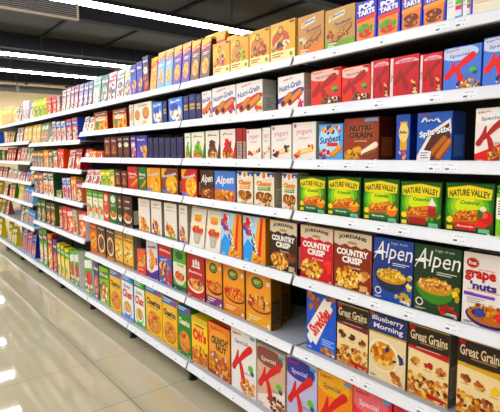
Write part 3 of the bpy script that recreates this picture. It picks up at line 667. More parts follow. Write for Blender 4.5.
sku('redside', 'red', 'bar box', 'turned end out with grey panel', 'bar_box', 'bar box', .10, redside)
sku('fb_green', 'white and green', 'oat bar box', 'with apple', 'oat_bar_box', 'bar box', .07, fruitbar('3a9c34', ['7ab82c', 'a8d048', '8a5a2c']))
sku('fb_brown', 'white and brown', 'oat bar box', 'with chocolate', 'oat_bar_box', 'bar box', .07, fruitbar('6a4434', ['7a4a24', '5a2c14', '3a1c10']))
sku('fb_red', 'white and red', 'oat bar box', 'with berries', 'oat_bar_box', 'bar box', .07, fruitbar('c83434', ['c8202c', 'e04048', '8a1424']))
sku('maroon', 'maroon', 'crispbread box', 'with golden picture', 'crispbread_box', 'biscuit box', .07, maroon)
sku('maroonplain', 'dark maroon', 'crispbread box', 'with spine facing out', 'crispbread_box', 'biscuit box', .10, picpack('4c1018', '3c0a12', ['8a5a30', '5a2018']))
sku('marwhite', 'maroon', 'cracker box', 'with white label and orange foot', 'cracker_box', 'biscuit box', .07, picpack('e8a02c', '7a1820', ['f0b020', 'd8641c', 'e8d050', '6a8a2c']))
sku('goldblue', 'blue and purple', 'biscuit box', 'with golden biscuits', 'biscuit_box', 'biscuit box', .07, goldblue)
sku('purpleplain', 'purple', 'biscuit box', '', 'biscuit_box', 'biscuit box', .07, picpack('6a3a9c', '54288a', ['c83a6a', 'e8b04c', 'd8d0e8']))
# far bays
def far(key, adj, noun, bg, a, b, kind='pouch', crimp=None):
    sku(key, adj, noun, '', noun.replace(' ', '_'), noun, .10 if kind == 'pouch' else .08, softpack(bg, a, b, crimp, kind))
far('f_yel', 'yellow', 'snack bag', 'e8cc2c', 'f0e0a0', 'c89a1c')
far('f_yelgreen', 'lime and yellow', 'tea box', '9ccc1c', 'f0e42c', '2a7a3a', 'box')
far('f_orange', 'orange red', 'tea box', 'e8481c', 'c0281c', 'f0a060', 'box')
far('f_white', 'white', 'flour bag', 'ece8e4', 'c8c0c0', 'b8a0a0')
far('f_marwhite', 'cream and maroon', 'biscuit bag', 'e8dcc4', '6c2430', 'e0b060')
far('f_greybox', 'grey and pink', 'tea box', 'b8b0ac', '9a6c6c', 'd8d0c8', 'box')
far('f_redgreen', 'red and green', 'noodle bag', 'c8282c', '3a8a34', 'f0e0c0')
far('f_green', 'green', 'noodle bag', '3a9a3c', 'f0f0e0', 'c83030')
far('f_bluewhite', 'blue and white', 'biscuit box', 'd8e0ec', '3a68c0', 'e89030', 'box')
far('f_tri', 'white, blue and orange', 'cereal carton', 'e4e0d4', '4a68b0', 'e8922c', 'box')
far('f_redblue', 'red and blue', 'cereal carton', 'd87030', '3a54b8', 'e8d8c0', 'box')
far('f_red', 'red', 'crisp bag', 'c41c20', '8c1418', 'f0c8a0')
far('f_redwhite', 'red and white', 'crisp bag', 'e4dcd4', 'cc2a28', '3a7a40')
far('f_dark', 'dark blue and yellow', 'biscuit box', '2c3858', 'd8b030', '4a7ab8', 'box')
far('f_darkgreen', 'dark green', 'coffee box', '2c4a20', '5a7a24', 'b0c0b0', 'box')
far('f_darkbrown', 'dark brown', 'coffee box', '4a3020', '5a6a24', 'e08a30', 'box')
far('f_whiteor', 'white', 'baby food box', 'e8e2da', '2c5a3a', 'e8783c', 'box')
far('f_lowgreen', 'lime', 'soup box', '9aa830', '2a5a2a', 'e8e060', 'box')
far('f_rice', 'white, blue and red', 'cereal carton', 'd8dce4', '4a6cb8', 'd83a3a', 'box')
far('f_oryel', 'orange and yellow', 'cereal carton', 'e07a1c', 'f0c030', 'c83018', 'box')
far('f_bluered', 'blue and orange', 'cereal carton', '3a4a98', 'e8802c', 'e8d0a0', 'box')
far('f_redor', 'red and orange', 'cereal carton', 'd83420', 'e85a34', 'f0b030', 'box')
far('f_creamside', 'cream', 'cereal carton', 'd8c8a8', 'b8a888', 'c83a30', 'box')
far('f_redflake', 'red', 'cereal carton', 'd42a2c', 'f0dcd8', 'f0b038', 'box')
far('f_greenstraw', 'green, white and red', 'cereal carton', '5aa82c', 'e8e8e0', 'd02434', 'box')
far('f_greenyel', 'green and yellow', 'cereal carton', 'e8c830', '3a9a34', 'f0e0a0', 'box')
far('f_greenchoc', 'green and brown', 'cereal carton', '3fa62e', '6a3c2a', 'e8d8d0', 'box')
far('f_orgbrown', 'orange and brown', 'cereal carton', 'd88a2c', 'a04418', 'f0d8a0', 'box')
far('f_purple', 'purple and orange', 'cereal carton', '54408c', '3a2c6c', 'e8802c', 'box')
far('f_limebag', 'lime green', 'granola box', '9cc42c', '5a8a24', 'b84a2c', 'box')
far('f_cheese', 'blue and gold', 'snack bag', '4a94d0', '78b8e4', 'e0902c')
far('f_redtop', 'red and blue', 'snack bag', '58a8d8', 'd01c2c', 'e0702c')
far('f_navytop', 'navy and blue', 'snack bag', '4a98d8', '1c2490', 'd87a2c')
far('f_melon', 'green and yellow', 'crisp bag', '2f7c2c', 'e0c850', 'f0e8c0')
far('f_pink', 'pink and maroon', 'sweet bag', 'b0486c', '6c1c30', 'e8c0c0')
far('f_bluecream', 'blue and cream', 'biscuit bag', '78a4d0', 'e8d4a8', 'b8742c')
far('f_greengrey', 'grey green', 'noodle bag', 'a8b8a0', '3a6a3a', 'e0e0d8')
far('f_greywhite', 'grey and white', 'noodle bag', 'd0d0d0', '9c5050', 'f0f0f0')
far('f_black', 'black and yellow', 'sweet bag', '221e1c', 'd8b828', '6a8a2c')

# ------------------------------------------------------------------ object helpers
def link(name, me, parent=None, loc=(0, 0, 0), rz=0):
    o = bpy.data.objects.new(name, me); COL.objects.link(o)
    o.location = loc; o.rotation_euler = (0, 0, rz)
    if parent: o.parent = parent
    return o
def tag(o, label, cat, group=None):
    o['label'] = label; o['category'] = cat
    if group: o['group'] = group
def structure(name, me, loc=(0, 0, 0)):
    o = link(name, me, None, loc); o['kind'] = 'structure'; return o
class Geo:
    def __init__(self): self.v, self.f, self.m, self.mats = [], [], [], []
    def quad(self, P, m): self.poly(P, [(0, 1, 2, 3)], m)
    def poly(self, P, F, m):
        if m not in self.mats: self.mats.append(m)
        o = len(self.v); self.v += [tuple(p) for p in P]
        for f in F: self.f.append(tuple(o+i for i in f)); self.m.append(self.mats.index(m))
    def box(self, x0, y0, z0, x1, y1, z1, m):
        P = [(x0, y0, z0), (x1, y0, z0), (x1, y1, z0), (x0, y1, z0), (x0, y0, z1), (x1, y0, z1), (x1, y1, z1), (x0, y1, z1)]
        self.poly(P, [(3, 2, 1, 0), (4, 5, 6, 7), (0, 1, 5, 4), (1, 2, 6, 5), (2, 3, 7, 6), (3, 0, 4, 7)], m)
    def mesh(self, name):
        me = bpy.data.meshes.new(name); me.from_pydata(self.v, [], self.f)
        for m in self.mats: me.materials.append(m)
        for p, i in zip(me.polygons, self.m): p.material_index = i
        me.update(); return me

# ------------------------------------------------------------------ the shelving
D = 1.479                     # foot of the price rails stands on the plane x = D
RH, TILT = .042, .017         # rail height, and how far its upper edge leans back
BACK = 1.96
JOINT = [.60, 1.575, 2.57, 3.50, 4.42, 5.36, 6.27, 7.20, 8.15, 9.10]
NEAR = [.380, .155, -.076, -.310, -.617, -.960, -1.399]
MIDF = [.380, .088, -.190, -.505, -.852, -1.399]
FARF = [.380, .122, -.132, -.387, -.660, -.965, -1.399]
def rows_of(b): return NEAR if b < 4 else (MIDF if b < 6 else FARF)
BAY = ['nearest bay', 'second bay', 'third bay', 'fourth bay', 'fifth bay', 'sixth bay', 'seventh bay', 'eighth bay', 'ninth bay', 'farthest bay']
def row_name(i, n): return 'top shelf' if i == 0 else 'bottom shelf' if i == n-1 else ['second', 'third', 'fourth', 'fifth', 'sixth'][i-1] + ' shelf'
DEPTH_OFF = {}
WHITE = mat('dfe2e3', .35); STEEL = mat('a4a7a9', .45, 0, .5); DARKST = mat('2a2b2c', .5); SLOT = mat('1a1a1b', .6); BLACK = mat('0e0f10', .45)
PAPER = mat('e6e8e8', .4); INK = mat('8e8e92', .6)

def shelf_mesh(L, base):
    g = Geo(); x0, x1 = D+TILT, BACK-.012; y = L/2
    zt = RH-.008
    g.box(x0, -y, zt-.012, x1, y, zt, STEEL)                          # tray
    g.box(x0, -y, zt-.034, x0+.004, y, zt-.012, STEEL)                # front lip
    if not base: g.box(x0+.05, -y+.03, zt-.030, x1, y-.03, zt-.0125, DARKST)   # dark slab under the tray, standing in for the shade there
    n = int(L/.03)
    for k in range(n):                                                # row of divider slots along the front
        yy = -y + .02 + k*(L-.04)/(n-1)
        g.quad([(x0+.005, yy-.003, zt+.0004), (x0+.0145, yy-.003, zt+.0004), (x0+.0145, yy+.003, zt+.0004), (x0+.005, yy+.003, zt+.0004)], SLOT)
    return g.mesh('shelf')
def rail_mesh(L):
    g = Geo(); y = L/2-.0065
    prof = [(D, 0), (D+TILT, RH), (D+TILT+.004, RH), (D+TILT+.004, RH-.004), (D+.005, 0)]
    P = [(x, -y, z) for x, z in prof] + [(x, y, z) for x, z in prof]
    F = [(i, (i+1) % 5, (i+1) % 5+5, i+5) for i in range(5)] + [(4, 3, 2, 1, 0), (5, 6, 7, 8, 9)]
    F = [tuple(reversed(f)) for f in F]
    g.poly(P, F, WHITE)
    # moulded beads along both edges
    for t in (.06, .94):
        x, z = D+TILT*t, RH*t
        g.box(x-.0016, -y, z-.001, x+.001, y, z+.001, WHITE)
    return g.mesh('price_rail')
def ticket_mesh(seed):
    r = random.Random(seed); g = Geo()
    n = Vector((-RH, 0, TILT)).normalized()
    def q(y0, t0, y1, t1, m, e):
        P = [(D+TILT*t+n.x*e, y, RH*t+n.z*e) for y, t in ((y1, t0), (y0, t0), (y0, t1), (y1, t1))]
        g.quad([P[0], P[1], P[2], P[3]], m)
    q(-.024, .14, .024, .86, PAPER, .0012)
    x = .02
    for k in range(4):
        w = r.uniform(.004, .008); q(x-w, .62, x, .68, INK if k % 2 else mat('b4b4b4', .6), .0015); x -= w+.002
    q(.006, .26, .020, .40, mat('5e5e62', .6), .0015); q(-.008, .26, -.004, .34, INK, .0015); q(-.017, .26, -.015, .38, INK, .0015)
    return g.mesh('price_ticket')
TICKETS = [ticket_mesh(i) for i in range(5)]
def foot_mesh():
    g = Geo()
    g.box(D+.035, -.028, .055, D+.125, .028, .100, BLACK)
    P = [(D+.04, -.02, .055), (D+.11, -.02, .055), (D+.11, .02, .055), (D+.04, .02, .055), (D+.05, -.014, .014), (D+.09, -.014, .014), (D+.09, .014, .014), (D+.05, .014, .014)]
    g.poly(P, [(0, 1, 2, 3), (7, 6, 5, 4), (4, 5, 1, 0), (5, 6, 2, 1), (6, 7, 3, 2), (7, 4, 0, 3)], BLACK)
    N = 12
    for z0, z1 in ((0, .014),):
        ring = [(D+.07+.03*math.cos(a*6.283/N), .03*math.sin(a*6.283/N)) for a in range(N)]
        g.poly([(x, y, z0) for x, y in ring]+[(x, y, z1) for x, y in ring], [tuple(reversed(range(N))), tuple(range(N, 2*N))]+[(i, (i+1) % N, (i+1) % N+N, i+N) for i in range(N)], BLACK)
    return g.mesh('foot')
FOOT = foot_mesh()
BAYHAS = ['of white shelving with green granola bars and large cereal boxes', 'of white shelving with beige pouches and orange muesli boxes', 'of white shelving with yellow ring cereal at its foot',
          'of white shelving with coffee pouches on top', 'of white shelving with cartons of strawberry cereal at its foot', 'of white shelving with dark coffee boxes low down',
          'of white shelving holding bags, just past the shelf step', 'of white shelving holding bright snack bags', 'of white shelving at the left photo edge', 'of white shelving, last of the row']
for b in range(len(JOINT)-1):
    s0, s1 = JOINT[b], JOINT[b+1]; L = s1-s0; yc = (s0+s1)/2
    root = bpy.data.objects.new('shelving_bay', None); COL.objects.link(root); root.location = (0, yc, 0)
    tag(root, BAY[b] + ' ' + BAYHAS[b], 'shelf unit', 'gondola shelving bays along the aisle')
    g = Geo(); g.box(BACK, -L/2+.002, .10, BACK+.02, L/2-.002, 2.02, DARKST); link('back_panel', g.mesh('back_panel'), root)
    g = Geo(); g.box(BACK-.011, -L/2+.002, .0, BACK+.03, -L/2+.032, 2.02, DARKST)
    for k in range(40): g.quad([(BACK-.0114, -L/2+.014, .12+.046*k), (BACK-.0114, -L/2+.010, .12+.046*k), (BACK-.0114, -L/2+.010, .145+.046*k), (BACK-.0114, -L/2+.014, .145+.046*k)], SLOT)
    link('upright', g.mesh('upright'), root)
    g = Geo(); g.box(D+.03, -.02, .098, BACK, .02, .118, BLACK)
    link('base_bracket', g.mesh('base_bracket'), root, (0, -L/2+.028, 0))
    link('foot', FOOT, root, (0, -L/2+.030, 0))
    hs = rows_of(b); rr = random.Random(b)
    for i, h in enumerate(hs):
        base = i == len(hs)-1
        sh = link('shelf', shelf_mesh(L-.016, base), root, (0, 0, EYE+h))
        link('price_rail', rail_mesh(L-.004), sh)
        if b < 3:
            n = 5 if b == 0 else 4
            for k in range(n): link('price_ticket', TICKETS[rr.randrange(5)], sh, (0, -L/2+.08+(L-.16)*(k+rr.uniform(.1, .9))/n, 0))

# ------------------------------------------------------------------ the stock
# one tuple per packet: design, photo x of its left and right lower corner, photo y of its top, set-back (m)
ROWS = {
 (0, 0): [('kraft_o', 298, 324, 14), ('kraft_g', 325, 355, 7), ('pop_straw', 356, 376.5, .5), ('pop_straw', 377.5, 400, -3), ('pop_choc', 401.5, 422, -8), ('pop_choc', 423, 446, -13), ('stripes', 447, 462, -16), ('stripes', 463, 470.5, -17), ('cream', 471.5, 506, -28)],
 (0, 1): [('k_red', 311, 341, 69), ('k_red', 342, 370, 66), ('k_crimson', 371, 389, 59.5), ('k_crimson', 390, 419, 55.5), ('k_crimson', 420, 442, 53), ('k_blue', 443.5, 481, 46), ('k_blue', 483, 522, 35)],
 (0, 2): [('yog_d', 292.5, 316, 121.5), ('sunbest', 319, 343, 124), ('nutri_brown', 344, 379, 112), ('bluegold', 396, 410, 109), ('split', 417, 452, 105.5), ('k_snack', 475, 512, 106.5)],
 (0, 3): [('nv_honey', 299.5, 326, 176.5), ('nv_honey', 327.5, 360.5, 177), ('nv_honey', 363.5, 399, 179), ('nv_jam', 400.5, 441.5, 181.8), ('nv_apple', 445.5, 494, 183.3), ('greenwhite', 496, 516, 186)],
 (0, 4): [('crisp_red', 300.5, 333, 224.5), ('crisp_brown', 334, 371.5, 229.5), ('alpen_blue', 373.5, 413, 234), ('alpen_green', 414, 461, 240.5), ('grape', 462.5, 511, 253)],
 (0, 5): [('shred', 306.5, 336, 293), ('gg_brown', 337, 368, 306), ('blueberry', 369, 406, 314), ('gg_red', 408, 449, 328), ('gg_yellow', 457, 504, 335)],
 (0, 6): [('k_purple', 287, 317, 361), ('k_orange', 318, 352, 375), ('k_pink', 353, 391, 391), ('k_cherry', 393, 434, 409)],
 (1, 0): [('tp_purple', 180.5, 188.5, 42), ('tp_brown', 189.5, 198, 39.5), ('tp_brown', 199, 208.5, 37.5), ('path_berry', 213, 229.5, 42), ('path_green', 230.5, 248.5, 35.5), ('path_red', 249.5, 269.5, 29.5), ('path_dog', 270.5, 295, 21.5), ('bigpouch', 201, 222, 33, .13), ('bigpouch', 223, 233, 35.5, .13)],
 (1, 1): [('navy', 183.5, 188.3, 96), ('navy', 189, 195.5, 94), ('navy', 196.3, 201, 94), ('nutri_o', 202, 211.5, 91), ('nutri_p', 212.3, 235.5, 84), ('nutri_r', 236.3, 262.5, 79), ('nutri_b', 278, 304, 75)],
 (1, 2): [('fb_green', 184.8, 190.8, 133), ('fb_green', 191.4, 204.6, 132), ('fb_brown', 205.6, 219.5, 130.5), ('fb_red', 220.3, 235.5, 129), ('redside', 236.3, 242.5, 128), ('redside', 243, 245.8, 128), ('yog_a', 246.5, 261.4, 129), ('yog_b', 262.3, 270.2, 127.5), ('yog_c', 271.2, 291.5, 125)],
 (1, 3): [('wt_red', 181.5, 197, 168.5), ('alp_brown', 200.5, 213.7, 170), ('alp_blue', 214.5, 235.3, 171), ('chewy_a', 237, 253, 168.5), ('chewy_g', 254.2, 274.2, 169), ('chewy_g', 281.8, 297, 170)],
 (1, 4): [('jar', 188.6, 203.4, 205), ('jar', 204.4, 219.6, 205.5), ('bunny', 221, 241.5, 209), ('bunny', 243.2, 265.5, 212), ('crisp_dark', 270, 297, 217)],
 (1, 5): [('fruitred', 187, 204.6, 252), ('np_purple', 206, 222, 260), ('np_orange', 223.2, 244.6, 266), ('np_yellow', 246, 271, 274), ('np_back', 254, 266.8, 268, .17), ('np_back', 270, 281, 270, .19)],
 (1, 6): [('ohs', 191.8, 207.8, 319), ('crunchy', 208.8, 230, 326), ('k_white', 231.3, 256, 332), ('k_brown', 257.3, 285, 350)],
 (2, 0): [('sp_redwhite', 107, 114.3, 72), ('sp_grey2', 115, 122.4, 70), ('sp_grey', 123, 129.6, 67.5), ('bluepurple', 130.4, 136.3, 65), ('bluepurple', 137, 142.3, 61.5), ('darkred', 143, 148.4, 56), ('tp_orange', 149, 155.2, 57), ('tp_blue', 156, 163, 51.5), ('tp_blue', 163.7, 171, 48.7), ('tp_purple', 172, 179.7, 45.2)],
 (2, 1): [('marwhite', 113, 126.4, 109), ('crackers', 129.4, 133.2, 104), ('crackers', 133.9, 151.8, 102), ('milkblue', 152.6, 162.4, 102), ('navy', 163.2, 166.6, 101), ('milkblue', 168.6, 182.6, 97.5)],
 (2, 2): [('maroonplain', 117.6, 122.4, 134.5), ('maroonplain', 123.2, 129.4, 134.5), ('purpleplain', 130.8, 135.8, 135.5), ('goldblue', 136.6, 147.2, 135.5), ('navyplain', 148, 152.8, 137.5), ('navyplain', 153.4, 158.4, 137.5), ('navyplain', 159, 164, 137.5), ('navyplain', 164.6, 170, 137.5), ('navyplain', 170.6, 176.2, 137.5), ('navyplain', 176.8, 183.2, 137)],
 (2, 3): [('maroon', 115, 120.6, 171), ('maroon', 121.4, 127, 171), ('bar_red', 127.8, 137.6, 166.5), ('bar_green', 138.4, 146.2, 166.5), ('wt_yellow', 147, 160.4, 168), ('wt_brown', 161.6, 178, 168)],
 (2, 4): [('mu_black', 117.8, 122, 195), ('mu_brown', 122.6, 132.4, 196), ('wb_o', 138.6, 149.8, 196.5), ('wb_p', 151.2, 161.6, 198.5), ('wb_g', 164.4, 176.8, 201), ('wb_p', 179.2, 187.4, 204)],
 (2, 5): [('yellowflake', 115, 122.6, 230), ('yellowflake', 123.4, 133.2, 233), ('lean', 137.4, 145.6, 250), ('purplewhite', 146.6, 157.8, 239), ('bluefruit', 158.8, 171.8, 243.5), ('greenoat', 173.2, 186, 249.5)],
 (2, 6): [('chex_blue', 121.8, 133.2, 276), ('chex_green', 134.4, 144.8, 282), ('ch_yellow', 145.8, 161.8, 288), ('ch_yellow', 162.8, 177, 299), ('ch_green', 178.2, 191, 307)],
 (3, 0): [('sp_maroon', 73, 76.8, 85), ('sp_lilac', 77.4, 81.8, 84), ('sp_lilac', 82.4, 86.6, 82.6), ('sp_lilac', 87.2, 90.8, 81), ('sp_pale', 91.6, 99.2, 77), ('sp_green', 99.8, 106.4, 75)],
 (3, 1): [('f_marwhite', 79.5, 84.5, 117), ('f_marwhite', 85, 91.5, 117), ('marwhite', 93, 107.4, 112)],
 (3, 2): [('f_red', 80, 86, 149), ('f_oryel', 87, 94, 151), ('f_redor', 95, 102, 151), ('maroon', 103, 109.4, 135), ('maroon', 110.2, 116.8, 135)],
 (3, 3): [('f_redwhite', 82, 89.4, 170), ('f_redwhite', 90, 98, 170), ('f_yelgreen', 99.6, 104.4, 170), ('f_yelgreen', 105, 109.4, 170), ('f_greenyel', 110, 114.4, 169.6)],
 (3, 4): [('mu_apple', 84.4, 90.2, 188.5), ('mu_apple', 91, 96.4, 190), ('mu_apple', 97, 102, 191.5), ('mu_orange', 102.6, 108, 192), ('mu_green', 108.8, 117, 193)],
 (3, 5): [('orangepack', 87, 94.6, 221.5), ('choco', 95.2, 104, 223.5), ('choco', 105.4, 114.2, 227)],
 (3, 6): [('f_greenstraw', 84.6, 92.6, 254.5), ('f_purple', 94.2, 98.8, 261), ('f_limebag', 99.6, 109, 268), ('ch_yellow', 110, 121, 272)],
 (4, 0): [('f_yelgreen', 42.5, 46, 98), ('f_orange', 47, 51.4, 98), ('f_orange', 52.2, 56.4, 97), ('f_greybox', 57, 60, 96), ('sp_beige', 60.6, 64.6, 90), ('sp_beige', 65.2, 68.8, 88.5), ('sp_maroon', 69.4, 72.6, 86.5)],
 (4, 1): [('f_tri', 52.6, 56, 121.5), ('f_tri', 56.8, 60.6, 121.5), ('f_tri', 61.4, 65.6, 121), ('f_redblue', 66.6, 71.6, 119), ('f_redblue', 72.4, 77.6, 117.5)],
 (4, 2): [('f_whiteor', 53.4, 57, 151), ('f_redor', 57.6, 63.6, 149), ('f_redwhite', 67, 72.6, 150), ('f_red', 73.4, 79.4, 149)],
 (4, 3): [('f_lowgreen', 54, 59.4, 190), ('f_rice', 60.6, 64.6, 178), ('f_rice', 65.2, 69.2, 178), ('f_oryel', 70, 75.4, 177), ('f_bluered', 76, 82, 181)],
 (4, 4): [('f_bluered', 56, 59.4, 206), ('f_redor', 60, 64.4, 206), ('f_redflake', 65, 71, 208), ('f_creamside', 71.6, 76, 210), ('f_redflake', 78.2, 85.4, 211.5)],
 (4, 5): [('f_greenyel', 57.6, 60.6, 244), ('f_greenyel', 61.2, 64.4, 246), ('f_greenyel', 65, 69.4, 249), ('f_greenstraw', 70.2, 79, 251)],
 (5, 0): [('f_marwhite', 27.4, 31.8, 103), ('f_yelgreen', 32.6, 36.8, 100.5), ('f_yelgreen', 37.6, 41.8, 99.5)],
 (5, 1): [('f_yel', 31, 38.4, 123.5), ('f_green', 40, 46, 122), ('f_redgreen', 47, 51.4, 136)],
 (5, 2): [('f_dark', 32, 37, 151), ('f_dark', 37.8, 43, 151), ('f_oryel', 44, 48.2, 150), ('f_dark', 49, 52.6, 150)],
 (5, 3): [('f_dark', 33, 37.6, 172), ('f_bluered', 38.2, 42, 172), ('f_whiteor', 42.8, 47.6, 173), ('f_whiteor', 48.2, 53.4, 173.5)],
 (5, 4): [('f_darkgreen', 37, 45.2, 200), ('f_darkbrown', 46.4, 55, 202.5)],
 (5, 5): [('f_greenchoc', 35.6, 45, 229), ('f_orgbrown', 46, 51.2, 234), ('f_purple', 52.4, 57, 240)],
 (6, 0): [('f_yel', 11, 13.6, 108), ('f_marwhite', 14.2, 19.4, 107), ('f_white', 20.4, 26.8, 100.5)],
 (6, 1): [('f_greywhite', 15.6, 21.6, 127), ('f_yel', 22.6, 30.4, 125)],
 (6, 2): [('f_red', 16, 19, 149), ('f_redwhite', 19.6, 25, 148), ('f_greengrey', 25.8, 31.2, 148)],
 (6, 3): [('f_bluecream', 15.6, 18.6, 171.5), ('f_pink', 19.4, 24, 172), ('f_navytop', 24.8, 28.4, 172), ('f_green', 29, 32.4, 169.5)],
 (6, 4): [('f_yel', 15, 20, 184), ('f_cheese', 21, 26, 186), ('f_cheese', 26.6, 32, 188)],
 (6, 5): [('f_greywhite', 9.4, 12.6, 203), ('f_green', 13.4, 18.4, 205), ('f_cheese', 19.4, 23.2, 207.5), ('f_cheese', 23.8, 27.8, 209.5), ('f_cheese', 28.4, 33, 211.5)],
 (6, 6): [('f_redtop', 17.6, 22.6, 228), ('f_redtop', 23.4, 28.8, 231.5), ('f_navytop', 29.4, 34.4, 235.5)],
 (7, 0): [('f_yel', 1, 5, 108), ('f_yel', 5.6, 9.6, 107)],
 (7, 1): [('f_redgreen', 5, 9.4, 131), ('f_redgreen', 10, 14.6, 131)],
 (7, 2): [('f_darkgreen', 2, 5, 150), ('f_red', 5.8, 10.4, 148), ('f_red', 11, 15, 148)],
 (7, 3): [('f_pink', 1.8, 6, 167), ('f_bluecream', 7, 10.6, 169), ('f_bluecream', 11.2, 14.8, 170)],
 (7, 4): [('f_marwhite', 2, 5.4, 184), ('f_redgreen', 8, 13.8, 183)],
 (7, 5): [('f_greywhite', 3.2, 7.6, 201)],
 (7, 6): [('f_melon', 2, 7, 220), ('f_melon', 7.8, 15.6, 226)],
 (8, 0): [('f_yel', -6, -1, 109)], (8, 1): [('f_bluewhite', -3, 4, 131)], (8, 2): [('f_darkgreen', -4, 1.2, 150)], (8, 3): [('f_pink', -4, 1, 167)], (8, 4): [('f_black', -5, 1, 181)], (8, 5): [('f_black', -3, 4.6, 198)], (8, 6): [('f_melon', -6, 1, 216)],
}
ORD = ['leftmost', 'second from left', 'third from left', 'fourth from left', 'fifth from left', 'sixth from left', 'seventh from left', 'eighth from left', 'ninth from left']
NUM = ['', 'one', 'two', 'three', 'four', 'five', 'six', 'seven', 'eight', 'nine', 'ten']
MESH = {}
count = {}
for (b, r), items in ROWS.items():      # wide facings far along the aisle are two packets side by side
    if b >= 4:
        new = []
        for it in items:
            (sa, _), (sc, _) = on_plane(it[1], 206, D+.04), on_plane(it[2], 206, D+.04)
            if sa-sc > .23:
                sm = (sa+sc)/2; v = Vector((D+.04, sm, 206)); lo, hi = it[1], it[2]
                for _ in range(20):
                    md = (lo+hi)/2
                    if on_plane(md, 206, D+.04)[0] > sm: lo = md
                    else: hi = md
                g_ = (it[2]-it[1])*.03
                new += [(it[0], it[1], lo-g_, it[3]+random.uniform(-.3, .6)), (it[0], lo+g_, it[2], it[3]+random.uniform(-.3, .6))]
            else: new.append(it)
        ROWS[(b, r)] = new
for (b, r), items in ROWS.items():
    for it in items: count[it[0]] = count.get(it[0], 0) + 1
def describe(key, k, n, b, r, nrow):
    s = S[key]; place = row_name(r, nrow); bay = BAY[b]
    core = s['adj'] + ' ' + s['noun'] + (' ' + s['tail'] if s['tail'] else '')
    if count[key] == 1: lab = core + ' on ' + place + ' of ' + bay
    elif n == 1: lab = core + ', only such one on ' + place + ' of ' + bay
    else:
        pl = s['adj'] + ' ' + s['pl']
        o = ('left' if k == 0 else 'right') if n == 2 else (ORD[k] if k < n-1 else 'rightmost')
        lab = o + ' of ' + NUM[n] + ' ' + pl + (' ' + s['tail'] if s['tail'] else '') + ' on ' + place + ', ' + bay
    w = lab.split()
    if len(w) > 16:
        lab = lab.replace(' ' + s['tail'], '') if s['tail'] else lab
    return lab
for (b, r), items in sorted(ROWS.items()):
    hs = rows_of(b); zs = EYE + hs[r] + RH - .0078
    seen = {}
    tot = {}
    for it in items: tot[it[0]] = tot.get(it[0], 0) + 1
    lim = None
    for it in items:
        key, xa, xb, yt = it[:4]; sb = it[4] if len(it) > 4 else (.034 if len(hs)-r > 3 else .045 if len(hs)-r == 3 else .062)
        s = S[key]; X = D + sb
        ymid = (yt + 30)
        sl, _ = on_plane(xa, 206, X); sr, _ = on_plane(xb, 206, X)
        # follow the lean of the photograph: measure the corners at the foot of the packet
        def foot(px):
            y = 206.0
            for _ in range(6):
                s_, z_ = on_plane(px, y, X)
                # photo row of the shelf surface below this corner
                v = Vector((X, s_, zm-EYE)); dd = v.dot(FW); y = 206 - F_PX*v.dot(UP)/dd
            return on_plane(px, y, X)[0]
        _, zt = on_plane((xa+xb)/2, yt, X)
        zm = (zs + min(zt, zs+.4))/2
        sl, sr = foot(xa), foot(xb)
        if b >= 3 and (0 < r < len(hs)-1 or b > 4):      # keep every packet inside its own bay
            if lim is None: lim = (foot(min(q[1] for q in items)), foot(max(q[2] for q in items)))
            a1, a0 = min(lim[0], JOINT[b+1]-.008), max(lim[1], JOINT[b]+.008)
            k_ = (a1-a0)/(lim[0]-lim[1]) if lim[0] > JOINT[b+1]-.008 or lim[1] < JOINT[b]+.008 else 1
            c_ = a0 if k_ != 1 else lim[1]
            sl, sr = c_+(sl-lim[1])*k_, c_+(sr-lim[1])*k_
        w, h = sl-sr, zt-zs
        nxt = hs[r-1] + EYE - .012 if r > 0 else 9
        h = min(h, nxt - zs - .012)
        if s['obj'].endswith(('pouch', 'bag')) and r > 0: h = min(h, (nxt - zs - .012)/1.035)
        if w < .02: print('narrow', b, r, it)
        me = MESH.get(key)
        if me is None:
            p = Pack(w, h, s['depth'], sum(map(ord, key))); s['fn'](p)
            if b < 3: p.small_print()
            me = (p.mesh(s['obj']), w, h); MESH[key] = me
            o = link(s['obj'], me[0]); s['proto'] = o
        else:
            o = s['proto'].copy(); COL.objects.link(o)
        o.scale = (w/me[1], 1, h/me[2])
        o.location = (X, (sl+sr)/2, zs)
        o.rotation_euler = (0, 0, -math.pi/2)
        k = seen.get(key, 0); seen[key] = k+1
        for q in ('label', 'category', 'group'):
            if q in o: del o[q]
        tag(o, describe(key, k, tot[key], b, r, len(hs)), s['cat'], s['pl'] + ' on the ' + row_name(r, len(hs)))

